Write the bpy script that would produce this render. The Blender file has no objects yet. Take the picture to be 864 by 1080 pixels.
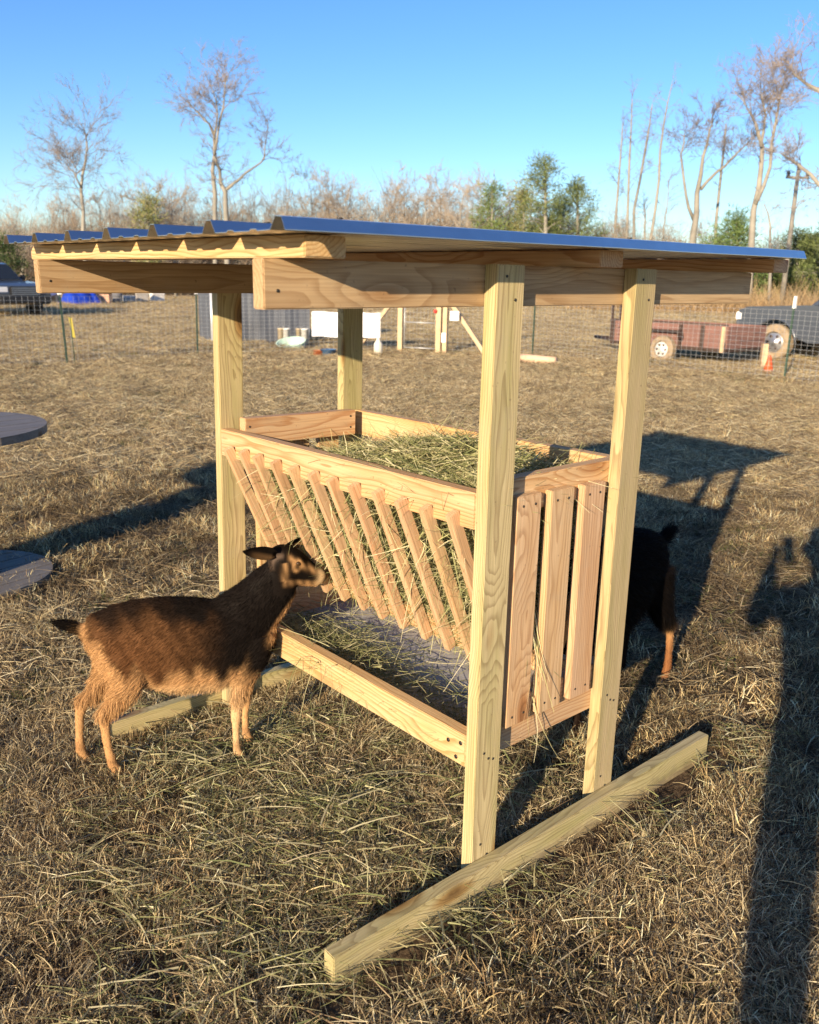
import bpy, bmesh, math, random
import numpy as np
from mathutils import Vector, Matrix, Quaternion, noise as mnoise

random.seed(7)
rng = np.random.default_rng(7)
SC = bpy.context.scene
COL = SC.collection
R = math.radians

# ------------------------------------------------------------------ camera
CAM = Vector((-1.40645, -1.33521, 1.54595))
CM = Matrix(((0.7556103, 0.15594229, -0.63618793),
             (-0.65472374, 0.20908679, -0.72637424),
             (0.01974603, 0.96538320, 0.26008725)))
FPX = 914.21
cam_data = bpy.data.cameras.new('camera')
cam = bpy.data.objects.new('camera', cam_data)
COL.objects.link(cam)
cam.matrix_world = Matrix.Translation(CAM) @ CM.to_4x4()
cam_data.sensor_fit = 'HORIZONTAL'
cam_data.sensor_width = 36
cam_data.lens = FPX / 864 * 36
cam_data.clip_start = 0.02
cam_data.clip_end = 2000
cam_data.dof.use_dof = True
cam_data.dof.focus_distance = 2.65
cam_data.dof.aperture_fstop = 6.5
SC.camera = cam

# ------------------------------------------------------------------ light
SUN_AZ = R(24.3)      # direction the light travels, from +X towards +Y
SUN_EL = R(15.2)
world = bpy.data.worlds.new('World')
SC.world = world
world.use_nodes = True
wn = world.node_tree
for n in list(wn.nodes):
    wn.nodes.remove(n)
wo = wn.nodes.new('ShaderNodeOutputWorld')
wb = wn.nodes.new('ShaderNodeBackground')
ws = wn.nodes.new('ShaderNodeTexSky')
ws.sky_type = 'NISHITA'
ws.sun_disc = False
ws.sun_elevation = SUN_EL
ws.sun_rotation = math.atan2(-math.cos(SUN_AZ), -math.sin(SUN_AZ))
ws.altitude = 0
ws.air_density = 1.0
ws.dust_density = 0.25
ws.ozone_density = 4.0
wb.inputs['Strength'].default_value = 0.106
wh = wn.nodes.new('ShaderNodeHueSaturation'); wh.inputs['Saturation'].default_value = 1.16; wh.inputs['Hue'].default_value = .511
wn.links.new(ws.outputs[0], wh.inputs['Color']); wn.links.new(wh.outputs[0], wb.inputs['Color'])
wn.links.new(wb.outputs[0], wo.inputs['Surface'])
sun_data = bpy.data.lights.new('sun', 'SUN')
sun_data.energy = 5.0
sun_data.angle = R(0.53)
sun_data.color = (1.0, 0.80, 0.55)
sun = bpy.data.objects.new('sun', sun_data)
COL.objects.link(sun)
sd = Vector((math.cos(SUN_AZ) * math.cos(SUN_EL), math.sin(SUN_AZ) * math.cos(SUN_EL), -math.sin(SUN_EL)))
sun.rotation_euler = sd.to_track_quat('-Z', 'Y').to_euler()
SC.view_settings.view_transform = 'Standard'
SC.view_settings.look = 'None'
SC.view_settings.exposure = 1.0
SC.view_settings.gamma = 1
SC.view_settings.use_curve_mapping = False
SC.render.engine = 'CYCLES'
SC.cycles.max_bounces = 6
SC.cycles.transparent_max_bounces = 8
SC.cycles.use_adaptive_sampling = True

# ------------------------------------------------------------------ helpers
def ray(px, py):
    return (CM @ Vector(((px - 432) / FPX, (540 - py) / FPX, -1)))

def on_z(px, py, z=0.0):
    r = ray(px, py); return CAM + r * ((z - CAM.z) / r.z)

def at_d(px, py, d):
    """point seen at a photo pixel, d metres away measured along the ground"""
    r = ray(px, py); return CAM + r * (d / math.hypot(r.x, r.y))

def tag(o, label=None, cat=None, group=None, kind=None):
    if label: o['label'] = label
    if cat: o['category'] = cat
    if group: o['group'] = group
    if kind: o['kind'] = kind
    return o

def empty(name, loc, rz=0.0):
    o = bpy.data.objects.new(name, None)
    o.empty_display_size = 0.1
    o.location = loc; o.rotation_euler = (0, 0, rz)
    COL.objects.link(o)
    return o

def base_matrix(o):
    if o is None: return Matrix.Identity(4)
    return base_matrix(o.parent) @ o.matrix_parent_inverse @ Matrix.LocRotScale(o.location, o.rotation_euler.to_quaternion() if o.rotation_mode != 'QUATERNION' else o.rotation_quaternion, o.scale)

def put(name, me, mat=None, parent=None, mw=None, local=False):
    """link mesh as one object; mw = world matrix (or local to parent)"""
    o = bpy.data.objects.new(name, me)
    if mat is not None and not me.materials: me.materials.append(mat)
    COL.objects.link(o)
    if mw is None: mw = Matrix.Identity(4)
    if parent is not None:
        o.parent = parent
        if not local: mw = base_matrix(parent).inverted() @ mw
    l, q, s = mw.decompose()
    o.location = l; o.rotation_euler = q.to_euler(); o.scale = s
    return o

def copy_tree(o, parent=None):
    c = o.copy(); COL.objects.link(c)
    if parent is not None:
        c.parent = parent; c.matrix_parent_inverse = o.matrix_parent_inverse.copy()
    for ch in [x for x in o.children]:
        copy_tree(ch, c)
    return c

def mesh(name, V, F, smooth=False):
    me = bpy.data.meshes.new(name)
    me.from_pydata([tuple(v) for v in V], [], F)
    if smooth: me.polygons.foreach_set('use_smooth', [True] * len(me.polygons))
    me.update(); return me

def fast_mesh(name, V, Q, col=None, smooth=False):
    """V (n,3) array, Q (m,k) index array with constant k, col (n,3)"""
    me = bpy.data.meshes.new(name)
    V = np.asarray(V, np.float32); Q = np.asarray(Q, np.int32); k = Q.shape[1]
    me.vertices.add(len(V)); me.vertices.foreach_set('co', V.ravel())
    me.loops.add(Q.size); me.loops.foreach_set('vertex_index', Q.ravel())
    me.polygons.add(len(Q))
    me.polygons.foreach_set('loop_start', np.arange(0, Q.size, k, dtype=np.int32))
    me.polygons.foreach_set('loop_total', np.full(len(Q), k, np.int32))
    if smooth: me.polygons.foreach_set('use_smooth', np.ones(len(Q), bool))
    me.update(calc_edges=True)
    if col is not None:
        a = me.color_attributes.new('col', 'FLOAT_COLOR', 'POINT')
        c = np.ones((len(V), 4), np.float32); c[:, :3] = col
        a.data.foreach_set('color', c.ravel())
    return me

def strands(P, D, L, W, bend, seg=3, grav=0.0, taper=True):
    """thin curved ribbons. P,D,bend (n,3); L,W (n,). returns V,Q,strand index per vertex"""
    n = len(P)
    D = D / np.linalg.norm(D, axis=1, keepdims=True)
    r = rng.normal(size=(n, 3)); S = np.cross(D, r); S /= np.linalg.norm(S, axis=1, keepdims=True) + 1e-9
    V = np.zeros((n, seg + 1, 2, 3))
    for i in range(seg + 1):
        t = i / seg
        c = P + D * (L * t)[:, None] + bend * (L * t * t)[:, None]
        c[:, 2] -= grav * L * t * t
        w = W * (1.0 - (0.65 * t if taper else 0.1 * t))
        V[:, i, 0] = c + S * (w / 2)[:, None]; V[:, i, 1] = c - S * (w / 2)[:, None]
    base = np.arange(n)[:, None] * (2 * (seg + 1))
    Q = []
    for i in range(seg):
        a = base + 2 * i
        Q.append(np.concatenate([a, a + 1, a + 3, a + 2], 1))
    return V.reshape(-1, 3), np.concatenate(Q), np.repeat(np.arange(n), 2 * (seg + 1))

def sstep(a, b, x):
    t = np.clip((x - a) / (b - a), 0, 1); return t * t * (3 - 2 * t)

class MB:
    """collects shapes into one mesh"""
    def __init__(s): s.V = []; s.F = []; s.sm = []
    def add(s, V, F, smooth=False):
        b = len(s.V); s.V += [tuple(v) for v in V]; s.F += [tuple(i + b for i in f) for f in F]; s.sm += [smooth] * len(F)
        return s
    def box(s, x0, x1, y0, y1, z0, z1):
        return s.add([(x, y, z) for x in (x0, x1) for y in (y0, y1) for z in (z0, z1)],
                     [(0, 1, 3, 2), (4, 6, 7, 5), (0, 4, 5, 1), (2, 3, 7, 6), (0, 2, 6, 4), (1, 5, 7, 3)])
    def prism(s, prof, x0, x1, inset=0.0, axis='y'):
        """profile (a,z) extruded along the axis"""
        n = len(prof); V = []
        for w in (x0, x1):
            for a, z in prof:
                V.append((a, w, z) if axis == 'y' else ((w, a, z) if axis == 'x' else (a, z, w)))
        F = [tuple(range(n))[::-1], tuple(range(n, 2 * n))] + [(i, (i + 1) % n, n + (i + 1) % n, n + i) for i in range(n)]
        return s.add(V, F)
    def tube(s, pts, rad, k=8, cap=True, smooth=True):
        pts = [Vector(p) for p in pts]; n = len(pts)
        if not isinstance(rad, (list, tuple)): rad = [rad] * n
        V = []; ref = None
        for i, p in enumerate(pts):
            t = (pts[min(i + 1, n - 1)] - pts[max(i - 1, 0)]).normalized()
            if ref is None:
                ref = t.orthogonal().normalized()
            ref = (ref - t * ref.dot(t)).normalized(); b = t.cross(ref)
            for j in range(k):
                a = 2 * math.pi * j / k
                V.append(p + (ref * math.cos(a) + b * math.sin(a)) * rad[i])
        F = [(i * k + j, i * k + (j + 1) % k, (i + 1) * k + (j + 1) % k, (i + 1) * k + j) for i in range(n - 1) for j in range(k)]
        if cap: F += [tuple(range(k))[::-1], tuple(range((n - 1) * k, n * k))]
        return s.add(V, F, smooth)
    def lathe(s, prof, c=(0, 0, 0), k=24, axis='z'):
        V = []
        for r_, z in prof:
            for j in range(k):
                a = 2 * math.pi * j / k
                v = (r_ * math.cos(a), r_ * math.sin(a), z)
                if axis == 'y': v = (v[0], v[2], v[1])
                if axis == 'x': v = (v[2], v[0], v[1])
                V.append((v[0] + c[0], v[1] + c[1], v[2] + c[2]))
        m = len(prof)
        F = [(i * k + j, i * k + (j + 1) % k, (i + 1) * k + (j + 1) % k, (i + 1) * k + j) for i in range(m - 1) for j in range(k)]
        F += [tuple(range(k))[::-1], tuple(range((m - 1) * k, m * k))]
        return s.add(V, F, True)
    def me(s, name, bevel=0.0):
        me = bpy.data.meshes.new(name); me.from_pydata(s.V, [], s.F)
        me.polygons.foreach_set('use_smooth', s.sm); me.update()
        bm = bmesh.new(); bm.from_mesh(me)
        bmesh.ops.recalc_face_normals(bm, faces=bm.faces)
        if bevel:
            bmesh.ops.bevel(bm, geom=[e for e in bm.edges if e.is_manifold and e.calc_face_angle(0) > 0.5], offset=bevel, segments=2, affect='EDGES', clamp_overlap=True)
        bm.to_mesh(me); bm.free()
        return me
    def build(s, name, mat, parent=None, mw=None, bevel=0.0, local=False):
        return put(name, s.me(name, bevel), mat, parent, mw, local)

# ------------------------------------------------------------------ materials
def node_mat(name):
    m = bpy.data.materials.new(name); m.use_nodes = True
    nt = m.node_tree; b = nt.nodes['Principled BSDF']
    return m, nt, b

def simple(name, col, rough=0.6, metal=0.0, var=0.15, scale=6.0, bump=0.0, rand=0.0, coat=0.0):
    """base colour with soft mottling"""
    m, nt, b = node_mat(name)
    N = nt.nodes.new; L = nt.links.new
    tc = N('ShaderNodeTexCoord'); nz = N('ShaderNodeTexNoise'); nz.inputs['Scale'].default_value = scale; nz.inputs['Detail'].default_value = 8; nz.inputs['Roughness'].default_value = 0.65
    L(tc.outputs['Object'], nz.inputs['Vector'])
    hs = N('ShaderNodeHueSaturation'); hs.inputs['Color'].default_value = (*col, 1)
    mr = N('ShaderNodeMapRange'); mr.inputs['From Min'].default_value = 0.25; mr.inputs['From Max'].default_value = 0.75
    mr.inputs['To Min'].default_value = 1 - var; mr.inputs['To Max'].default_value = 1 + var
    L(nz.outputs['Fac'], mr.inputs['Value'])
    if rand:
        oi = N('ShaderNodeObjectInfo'); ma = N('ShaderNodeMath'); ma.operation = 'MULTIPLY_ADD'
        ma.inputs[1].default_value = rand * 2; ma.inputs[2].default_value = -rand
        L(oi.outputs['Random'], ma.inputs[0]); ad = N('ShaderNodeMath'); ad.operation = 'ADD'
        L(mr.outputs[0], ad.inputs[0]); L(ma.outputs[0], ad.inputs[1]); L(ad.outputs[0], hs.inputs['Value'])
    else:
        L(mr.outputs[0], hs.inputs['Value'])
    L(hs.outputs[0], b.inputs['Base Color'])
    b.inputs['Roughness'].default_value = rough; b.inputs['Metallic'].default_value = metal
    if coat: b.inputs['Coat Weight'].default_value = coat; b.inputs['Coat Roughness'].default_value = 0.08
    if bump:
        bp = N('ShaderNodeBump'); bp.inputs['Strength'].default_value = bump; bp.inputs['Distance'].default_value = 0.01
        L(nz.outputs['Fac'], bp.inputs['Height']); L(bp.outputs[0], b.inputs['Normal'])
    return m

def wood(name, early, late, tint, knots=True, ring=150.0, contrast=1.0, rough=0.62, stain=None):
    """sawn pine: growth rings cut lengthwise, board runs along object X"""
    m, nt, b = node_mat(name)
    N = nt.nodes.new; L = nt.links.new
    def math_(op, a=None, b_=None, c=None):
        n = N('ShaderNodeMath'); n.operation = op
        for i, v in enumerate((a, b_, c)):
            if v is None: continue
            if isinstance(v, (int, float)): n.inputs[i].default_value = v
            else: L(v, n.inputs[i])
        return n.outputs[0]
    tc = N('ShaderNodeTexCoord'); oi = N('ShaderNodeObjectInfo')
    sep = N('ShaderNodeSeparateXYZ'); L(tc.outputs['Object'], sep.inputs[0])
    rnd = oi.outputs['Random']
    ox = math_('MULTIPLY', rnd, 37.0)
    x = math_('ADD', sep.outputs[0], ox)
    r2 = math_('FRACT', math_('MULTIPLY', rnd, 17.31)); r3 = math_('FRACT', math_('MULTIPLY', rnd, 53.7))
    yo = math_('MULTIPLY_ADD', r2, 0.10, -0.05); zo = math_('MULTIPLY_ADD', r3, 0.09, 0.012)
    # slow wandering of the pith, plus fine waviness
    cw = N('ShaderNodeCombineXYZ'); L(math_('MULTIPLY', x, 1.0), cw.inputs[0]); L(math_('MULTIPLY', sep.outputs[1], 5.0), cw.inputs[1]); L(math_('MULTIPLY', sep.outputs[2], 5.0), cw.inputs[2])
    n1 = N('ShaderNodeTexNoise'); n1.inputs['Scale'].default_value = 1.7; n1.inputs['Detail'].default_value = 3; L(cw.outputs[0], n1.inputs['Vector'])
    y = math_('ADD', sep.outputs[1], yo); z = math_('ADD', sep.outputs[2], zo)
    rad = math_('SQRT', math_('ADD', math_('MULTIPLY', y, y), math_('MULTIPLY', z, z)))
    dist = math_('MULTIPLY_ADD', n1.outputs['Fac'], 0.060, rad)
    # knots: rare cells, rings bulge round them
    kc = N('ShaderNodeCombineXYZ'); L(math_('MULTIPLY', x, 2.1), kc.inputs[0]); L(math_('MULTIPLY', sep.outputs[1], 7.0), kc.inputs[1]); L(math_('MULTIPLY', sep.outputs[2], 7.0), kc.inputs[2])
    vo = N('ShaderNodeTexVoronoi'); vo.feature = 'F1'; vo.inputs['Scale'].default_value = 1.0; vo.inputs['Randomness'].default_value = 1.0; L(kc.outputs[0], vo.inputs['Vector'])
    kd = vo.outputs['Distance']
    bulge = math_('MULTIPLY', math_('MAXIMUM', math_('SUBTRACT', 0.42, kd), 0.0), 0.11)
    dist2 = math_('ADD', dist, bulge)
    ph = math_('MULTIPLY', dist2, ring)
    fr = math_('FRACT', ph)
    cr = N('ShaderNodeValToRGB'); e = cr.color_ramp.elements
    e[0].position = 0.0; e[0].color = (*early, 1)
    e[1].position = 1.0; e[1].color = (*early, 1)
    mid = e.new(0.55); mid.color = tuple(early[i] * .86 + late[i] * .14 for i in range(3)) + (1,)
    q = e.new(0.86); q.color = (*[early[i] * (1 - .8 * contrast) + late[i] * .8 * contrast for i in range(3)], 1)
    q2 = e.new(0.95); q2.color = (*[early[i] * (1 - .8 * contrast) + late[i] * .8 * contrast for i in range(3)], 1)
    L(fr, cr.inputs[0])
    # fibre streaks
    cf = N('ShaderNodeCombineXYZ'); L(math_('MULTIPLY', x, 6.0), cf.inputs[0]); L(math_('MULTIPLY', sep.outputs[1], 260.0), cf.inputs[1]); L(math_('MULTIPLY', sep.outputs[2], 260.0), cf.inputs[2])
    nf = N('ShaderNodeTexNoise'); nf.inputs['Scale'].default_value = 1.0; nf.inputs['Detail'].default_value = 5; L(cf.outputs[0], nf.inputs['Vector'])
    mf = N('ShaderNodeMixRGB'); mf.blend_type = 'MULTIPLY'; mf.inputs[0].default_value = 0.55
    gr = N('ShaderNodeValToRGB'); gr.color_ramp.elements[0].position = .3; gr.color_ramp.elements[0].color = (.62, .58, .5, 1); gr.color_ramp.elements[1].position = .65; gr.color_ramp.elements[1].color = (1.05, 1.05, 1.05, 1)
    L(nf.outputs['Fac'], gr.inputs[0]); L(cr.outputs[0], mf.inputs[1]); L(gr.outputs[0], mf.inputs[2])
    # broad blotches of tint (treatment / heartwood)
    cb = N('ShaderNodeCombineXYZ'); L(math_('MULTIPLY', x, 2.2), cb.inputs[0]); L(math_('MULTIPLY', sep.outputs[1], 22.0), cb.inputs[1]); L(math_('MULTIPLY', sep.outputs[2], 22.0), cb.inputs[2])
    nb = N('ShaderNodeTexNoise'); nb.inputs['Scale'].default_value = 1.0; nb.inputs['Detail'].default_value = 4; L(cb.outputs[0], nb.inputs['Vector'])
    tb = N('ShaderNodeMapRange'); tb.inputs['From Min'].default_value = .42; tb.inputs['From Max'].default_value = .7; tb.inputs['To Max'].default_value = .85; L(nb.outputs['Fac'], tb.inputs['Value'])
    mt = N('ShaderNodeMixRGB'); mt.blend_type = 'MULTIPLY'; L(tb.outputs[0], mt.inputs[0]); L(mf.outputs[0], mt.inputs[1]); mt.inputs[2].default_value = (*tint, 1)
    out = mt.outputs[0]
    if knots:
        kr = N('ShaderNodeValToRGB'); k = kr.color_ramp.elements
        k[0].position = .05; k[0].color = (.30, .16, .07, 1); k[1].position = .19; k[1].color = (1, 1, 1, 1)
        a = k.new(.11); a.color = (.62, .42, .26, 1)
        L(kd, kr.inputs[0]); mk = N('ShaderNodeMixRGB'); mk.blend_type = 'MULTIPLY'; mk.inputs[0].default_value = .85
        L(out, mk.inputs[1]); L(kr.outputs[0], mk.inputs[2]); out = mk.outputs[0]
    # small dirt specks and per board variation
    ns = N('ShaderNodeTexNoise'); ns.inputs['Scale'].default_value = 90; ns.inputs['Detail'].default_value = 2; L(tc.outputs['Object'], ns.inputs['Vector'])
    dr = N('ShaderNodeMapRange'); dr.inputs['From Min'].default_value = .70; dr.inputs['From Max'].default_value = .76; dr.inputs['To Max'].default_value = .5; L(ns.outputs['Fac'], dr.inputs['Value'])
    md = N('ShaderNodeMixRGB'); L(dr.outputs[0], md.inputs[0]); L(out, md.inputs[1]); md.inputs[2].default_value = (.12, .08, .05, 1)
    gp = N('ShaderNodeNewGeometry'); gs = N('ShaderNodeSeparateXYZ'); L(gp.outputs['Position'], gs.inputs[0])
    nm = N('ShaderNodeTexNoise'); nm.inputs['Scale'].default_value = 28; nm.inputs['Detail'].default_value = 8; nm.inputs['Roughness'].default_value = .7; L(gp.outputs['Position'], nm.inputs['Vector'])
    mu = N('ShaderNodeMapRange'); mu.inputs['From Min'].default_value = -.005; mu.inputs['From Max'].default_value = -.05; mu.inputs['To Max'].default_value = .7
    L(math_('SUBTRACT', gs.outputs[2], math_('MULTIPLY', nm.outputs['Fac'], .11)), mu.inputs['Value'])
    mmx = N('ShaderNodeMixRGB'); L(mu.outputs[0], mmx.inputs[0]); L(md.outputs[0], mmx.inputs[1]); mmx.inputs[2].default_value = (.16, .12, .08, 1); md = mmx
    # handling scuffs and faint grey weathering
    nw = N('ShaderNodeTexNoise'); nw.inputs['Scale'].default_value = 7; nw.inputs['Detail'].default_value = 9; nw.inputs['Roughness'].default_value = .75; L(gp.outputs['Position'], nw.inputs['Vector'])
    mw_ = N('ShaderNodeMapRange'); mw_.inputs['From Min'].default_value = .52; mw_.inputs['From Max'].default_value = .72; mw_.inputs['To Max'].default_value = .28; L(nw.outputs['Fac'], mw_.inputs['Value'])
    mm2 = N('ShaderNodeMixRGB'); L(mw_.outputs[0], mm2.inputs[0]); L(md.outputs[0], mm2.inputs[1]); mm2.inputs[2].default_value = (.36, .31, .23, 1); md = mm2
    hs = N('ShaderNodeHueSaturation'); L(md.outputs[0], hs.inputs['Color']); L(math_('MULTIPLY_ADD', r3, .18, .91), hs.inputs['Value']); L(math_('MULTIPLY_ADD', r2, .016, .492), hs.inputs['Hue'])
    L(hs.outputs[0], b.inputs['Base Color'])
    b.inputs['Roughness'].default_value = rough
    b.inputs['Specular IOR Level'].default_value = .35
    bp = N('ShaderNodeBump'); bp.inputs['Strength'].default_value = .35; bp.inputs['Distance'].default_value = .0012
    L(math_('ADD', nf.outputs['Fac'], math_('MULTIPLY', fr, .4)), bp.inputs['Height']); L(bp.outputs[0], b.inputs['Normal'])
    return m

def attr_mat(name, rough=.75, trans=0.25, rand=.25, spec=.2, gain=1.0):
    """uses the painted strand colour; each scattered clump varies a little"""
    m, nt, b = node_mat(name)
    N = nt.nodes.new; L = nt.links.new
    at = N('ShaderNodeAttribute'); at.attribute_name = 'col'
    oi = N('ShaderNodeObjectInfo')
    ma = N('ShaderNodeMath'); ma.operation = 'MULTIPLY_ADD'; ma.inputs[1].default_value = 2 * rand * gain; ma.inputs[2].default_value = (1 - rand) * gain
    L(oi.outputs['Random'], ma.inputs[0])
    hs = N('ShaderNodeHueSaturation'); L(at.outputs['Color'], hs.inputs['Color']); L(ma.outputs[0], hs.inputs['Value'])
    L(hs.outputs[0], b.inputs['Base Color']); b.inputs['Roughness'].default_value = rough; b.inputs['Specular IOR Level'].default_value = spec
    if trans:
        tr = N('ShaderNodeBsdfTranslucent'); L(hs.outputs[0], tr.inputs['Color'])
        mx = N('ShaderNodeMixShader'); mx.inputs[0].default_value = trans
        L(b.outputs[0], mx.inputs[1]); L(tr.outputs[0], mx.inputs[2]); L(mx.outputs[0], nt.nodes['Material Output'].inputs['Surface'])
    return m

M = {}
M['treated'] = wood('treated_pine', (.54, .445, .245), (.25, .18, .085), (.76, .82, .66), contrast=.78)
M['pine'] = wood('pine', (.59, .415, .235), (.40, .215, .09), (.95, .82, .64), ring=120)
M['cedar'] = wood('reddish_pine', (.60, .41, .245), (.38, .23, .12), (.9, .8, .72), ring=110, knots=False, contrast=.6)
M['slat'] = wood('tan_pine', (.60, .42, .25), (.36, .21, .105), (.9, .82, .7), ring=150, contrast=.8)
M['brownboard'] = wood('weathered_pine', (.48, .34, .20), (.28, .165, .08), (.84, .77, .68), ring=85, contrast=.72)
M['screw'] = simple('dark_screw', (.05, .045, .04), .4, .6, .1)
M['strand'] = attr_mat('dry_grass', trans=.38)
M['hay'] = attr_mat('hay', trans=.3, rand=.12)
M['fur'] = attr_mat('goat_hair', rough=.6, trans=0.0, rand=0.0, spec=.04)
M['bark'] = simple('pale_bark', (.25, .235, .20), .9, 0, .35, 1.2, rand=.15)
M['twig'] = simple('twigs', (.24, .205, .185), .9, 0, .3, .6, rand=.2)
M['needles'] = attr_mat('pine_needles', rough=.6, trans=.15, rand=.1)

# ------------------------------------------------------------------ ground
def ground_material():
    m, nt, b = node_mat('dry_pasture')
    N = nt.nodes.new; L = nt.links.new
    tc = N('ShaderNodeTexCoord')
    def nz(scale, detail=6, rough=.6, stretch=None):
        n = N('ShaderNodeTexNoise'); n.inputs['Scale'].default_value = scale; n.inputs['Detail'].default_value = detail; n.inputs['Roughness'].default_value = rough
        L(tc.outputs['Object'], n.inputs['Vector']); return n.outputs['Fac']
    def ramp(src, stops):
        r = N('ShaderNodeValToRGB'); e = r.color_ramp.elements
        e[0].position, e[0].color = stops[0][0], (*stops[0][1], 1); e[1].position, e[1].color = stops[-1][0], (*stops[-1][1], 1)
        for p, c in stops[1:-1]: x = e.new(p); x.color = (*c, 1)
        L(src, r.inputs[0]); return r.outputs[0]
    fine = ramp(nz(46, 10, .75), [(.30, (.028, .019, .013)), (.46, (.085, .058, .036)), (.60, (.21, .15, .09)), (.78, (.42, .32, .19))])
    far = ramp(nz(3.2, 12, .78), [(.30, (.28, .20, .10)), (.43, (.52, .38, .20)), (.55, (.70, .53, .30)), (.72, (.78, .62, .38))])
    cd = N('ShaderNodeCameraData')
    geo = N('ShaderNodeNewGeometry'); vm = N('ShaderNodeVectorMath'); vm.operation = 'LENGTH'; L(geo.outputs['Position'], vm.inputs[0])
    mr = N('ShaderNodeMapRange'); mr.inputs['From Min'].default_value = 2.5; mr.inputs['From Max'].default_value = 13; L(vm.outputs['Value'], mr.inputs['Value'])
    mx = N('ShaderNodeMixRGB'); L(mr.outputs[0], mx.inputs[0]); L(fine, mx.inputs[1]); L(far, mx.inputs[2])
    gm = N('ShaderNodeMapRange'); gm.inputs['From Min'].default_value = .56; gm.inputs['From Max'].default_value = .68; gm.inputs['To Max'].default_value = .5; L(nz(.42, 8, .7), gm.inputs['Value'])
    m2 = N('ShaderNodeMixRGB'); L(gm.outputs[0], m2.inputs[0]); L(mx.outputs[0], m2.inputs[1]); m2.inputs[2].default_value = (.13, .13, .055, 1)
    bm_ = N('ShaderNodeMapRange'); bm_.inputs['From Min'].default_value = .5; bm_.inputs['From Max'].default_value = .64; bm_.inputs['To Max'].default_value = .55; L(nz(.16, 8, .72), bm_.inputs['Value'])
    m3 = N('ShaderNodeMixRGB'); L(bm_.outputs[0], m3.inputs[0]); L(m2.outputs[0], m3.inputs[1]); m3.inputs[2].default_value = (.17, .11, .065, 1)
    L(m3.outputs[0], b.inputs['Base Color']); b.inputs['Roughness'].default_value = .95; b.inputs['Specular IOR Level'].default_value = .1
    bp = N('ShaderNodeBump'); bp.inputs['Strength'].default_value = .9; bp.inputs['Distance'].default_value = .03; L(nz(30, 10, .8), bp.inputs['Height']); L(bp.outputs[0], b.inputs['Normal'])
    return m
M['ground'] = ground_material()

def gz(x, y):
    """gentle unevenness of the pasture"""
    d = math.hypot(x - .3, y - .6)
    a = min(1.0, max(0.0, (d - 3.0) / 6.0))
    return a * (0.05 * mnoise.noise(Vector((x * .35, y * .35, 0))) + .025 * mnoise.noise(Vector((x * 1.3, y * 1.3, 4)))) + .008 * mnoise.noise(Vector((x * 3, y * 3, 9)))

def make_ground():
    V = []; F = []
    rs = [0.0] + list(np.linspace(.25, 8, 50)) + list(np.geomspace(8.4, 600, 75)); K = 200
    cx, cy = -.2, 0.0
    for r in rs:
        for k in range(K):
            a = 2 * math.pi * k / K; x, y = cx + r * math.cos(a), cy + r * math.sin(a)
            V.append((x, y, gz(x, y) if r < 60 else 0.0))
    for i in range(len(rs) - 1):
        for k in range(K):
            F.append((i * K + k, i * K + (k + 1) % K, (i + 1) * K + (k + 1) % K, (i + 1) * K + k))
    me = mesh('ground', V, F, True)
    bm = bmesh.new(); bm.from_mesh(me); bmesh.ops.remove_doubles(bm, verts=bm.verts, dist=1e-4); bmesh.ops.recalc_face_normals(bm, faces=bm.faces); bm.to_mesh(me); bm.free()
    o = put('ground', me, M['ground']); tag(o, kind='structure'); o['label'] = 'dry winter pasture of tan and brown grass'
make_ground()

# ------------------------------------------------------------------ grass and straw cover
def scatter(name, pts, idx, rot, scl, variants, label, cat):
    me = bpy.data.meshes.new(name)
    me.vertices.add(len(pts)); me.vertices.foreach_set('co', np.asarray(pts, np.float32).ravel())
    for nm, ty, arr, key in (('idx', 'INT', np.asarray(idx, np.int32), 'value'), ('rot', 'FLOAT_VECTOR', np.asarray(rot, np.float32), 'vector'), ('scl', 'FLOAT', np.asarray(scl, np.float32), 'value')):
        a = me.attributes.new(nm, ty, 'POINT'); a.data.foreach_set(key, arr.ravel())
    me.update()
    o = put(name, me)
    ng = bpy.data.node_groups.new(name + '_scatter', 'GeometryNodeTree')
    ng.interface.new_socket('Geometry', in_out='INPUT', socket_type='NodeSocketGeometry')
    ng.interface.new_socket('Geometry', in_out='OUTPUT', socket_type='NodeSocketGeometry')
    N = ng.nodes.new; L = ng.links.new
    gi = N('NodeGroupInput'); go = N('NodeGroupOutput'); iop = N('GeometryNodeInstanceOnPoints'); jn = N('GeometryNodeJoinGeometry')
    for v in variants:
        oi = N('GeometryNodeObjectInfo'); oi.inputs['Object'].default_value = v; oi.inputs['As Instance'].default_value = True
        L(oi.outputs['Geometry'], jn.inputs[0])
    def at(nm, ty):
        n = N('GeometryNodeInputNamedAttribute'); n.data_type = ty; n.inputs['Name'].default_value = nm
        return [s for s in n.outputs if s.enabled and s.name == 'Attribute'][0]
    L(gi.outputs[0], iop.inputs['Points']); L(jn.outputs[0], iop.inputs['Instance']); iop.inputs['Pick Instance'].default_value = True
    L(at('idx', 'INT'), iop.inputs['Instance Index']); L(at('rot', 'FLOAT_VECTOR'), iop.inputs['Rotation']); L(at('scl', 'FLOAT'), iop.inputs['Scale'])
    L(iop.outputs[0], go.inputs[0])
    md = o.modifiers.new('scatter', 'NODES'); md.node_group = ng
    return tag(o, label, cat, kind='stuff')

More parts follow.
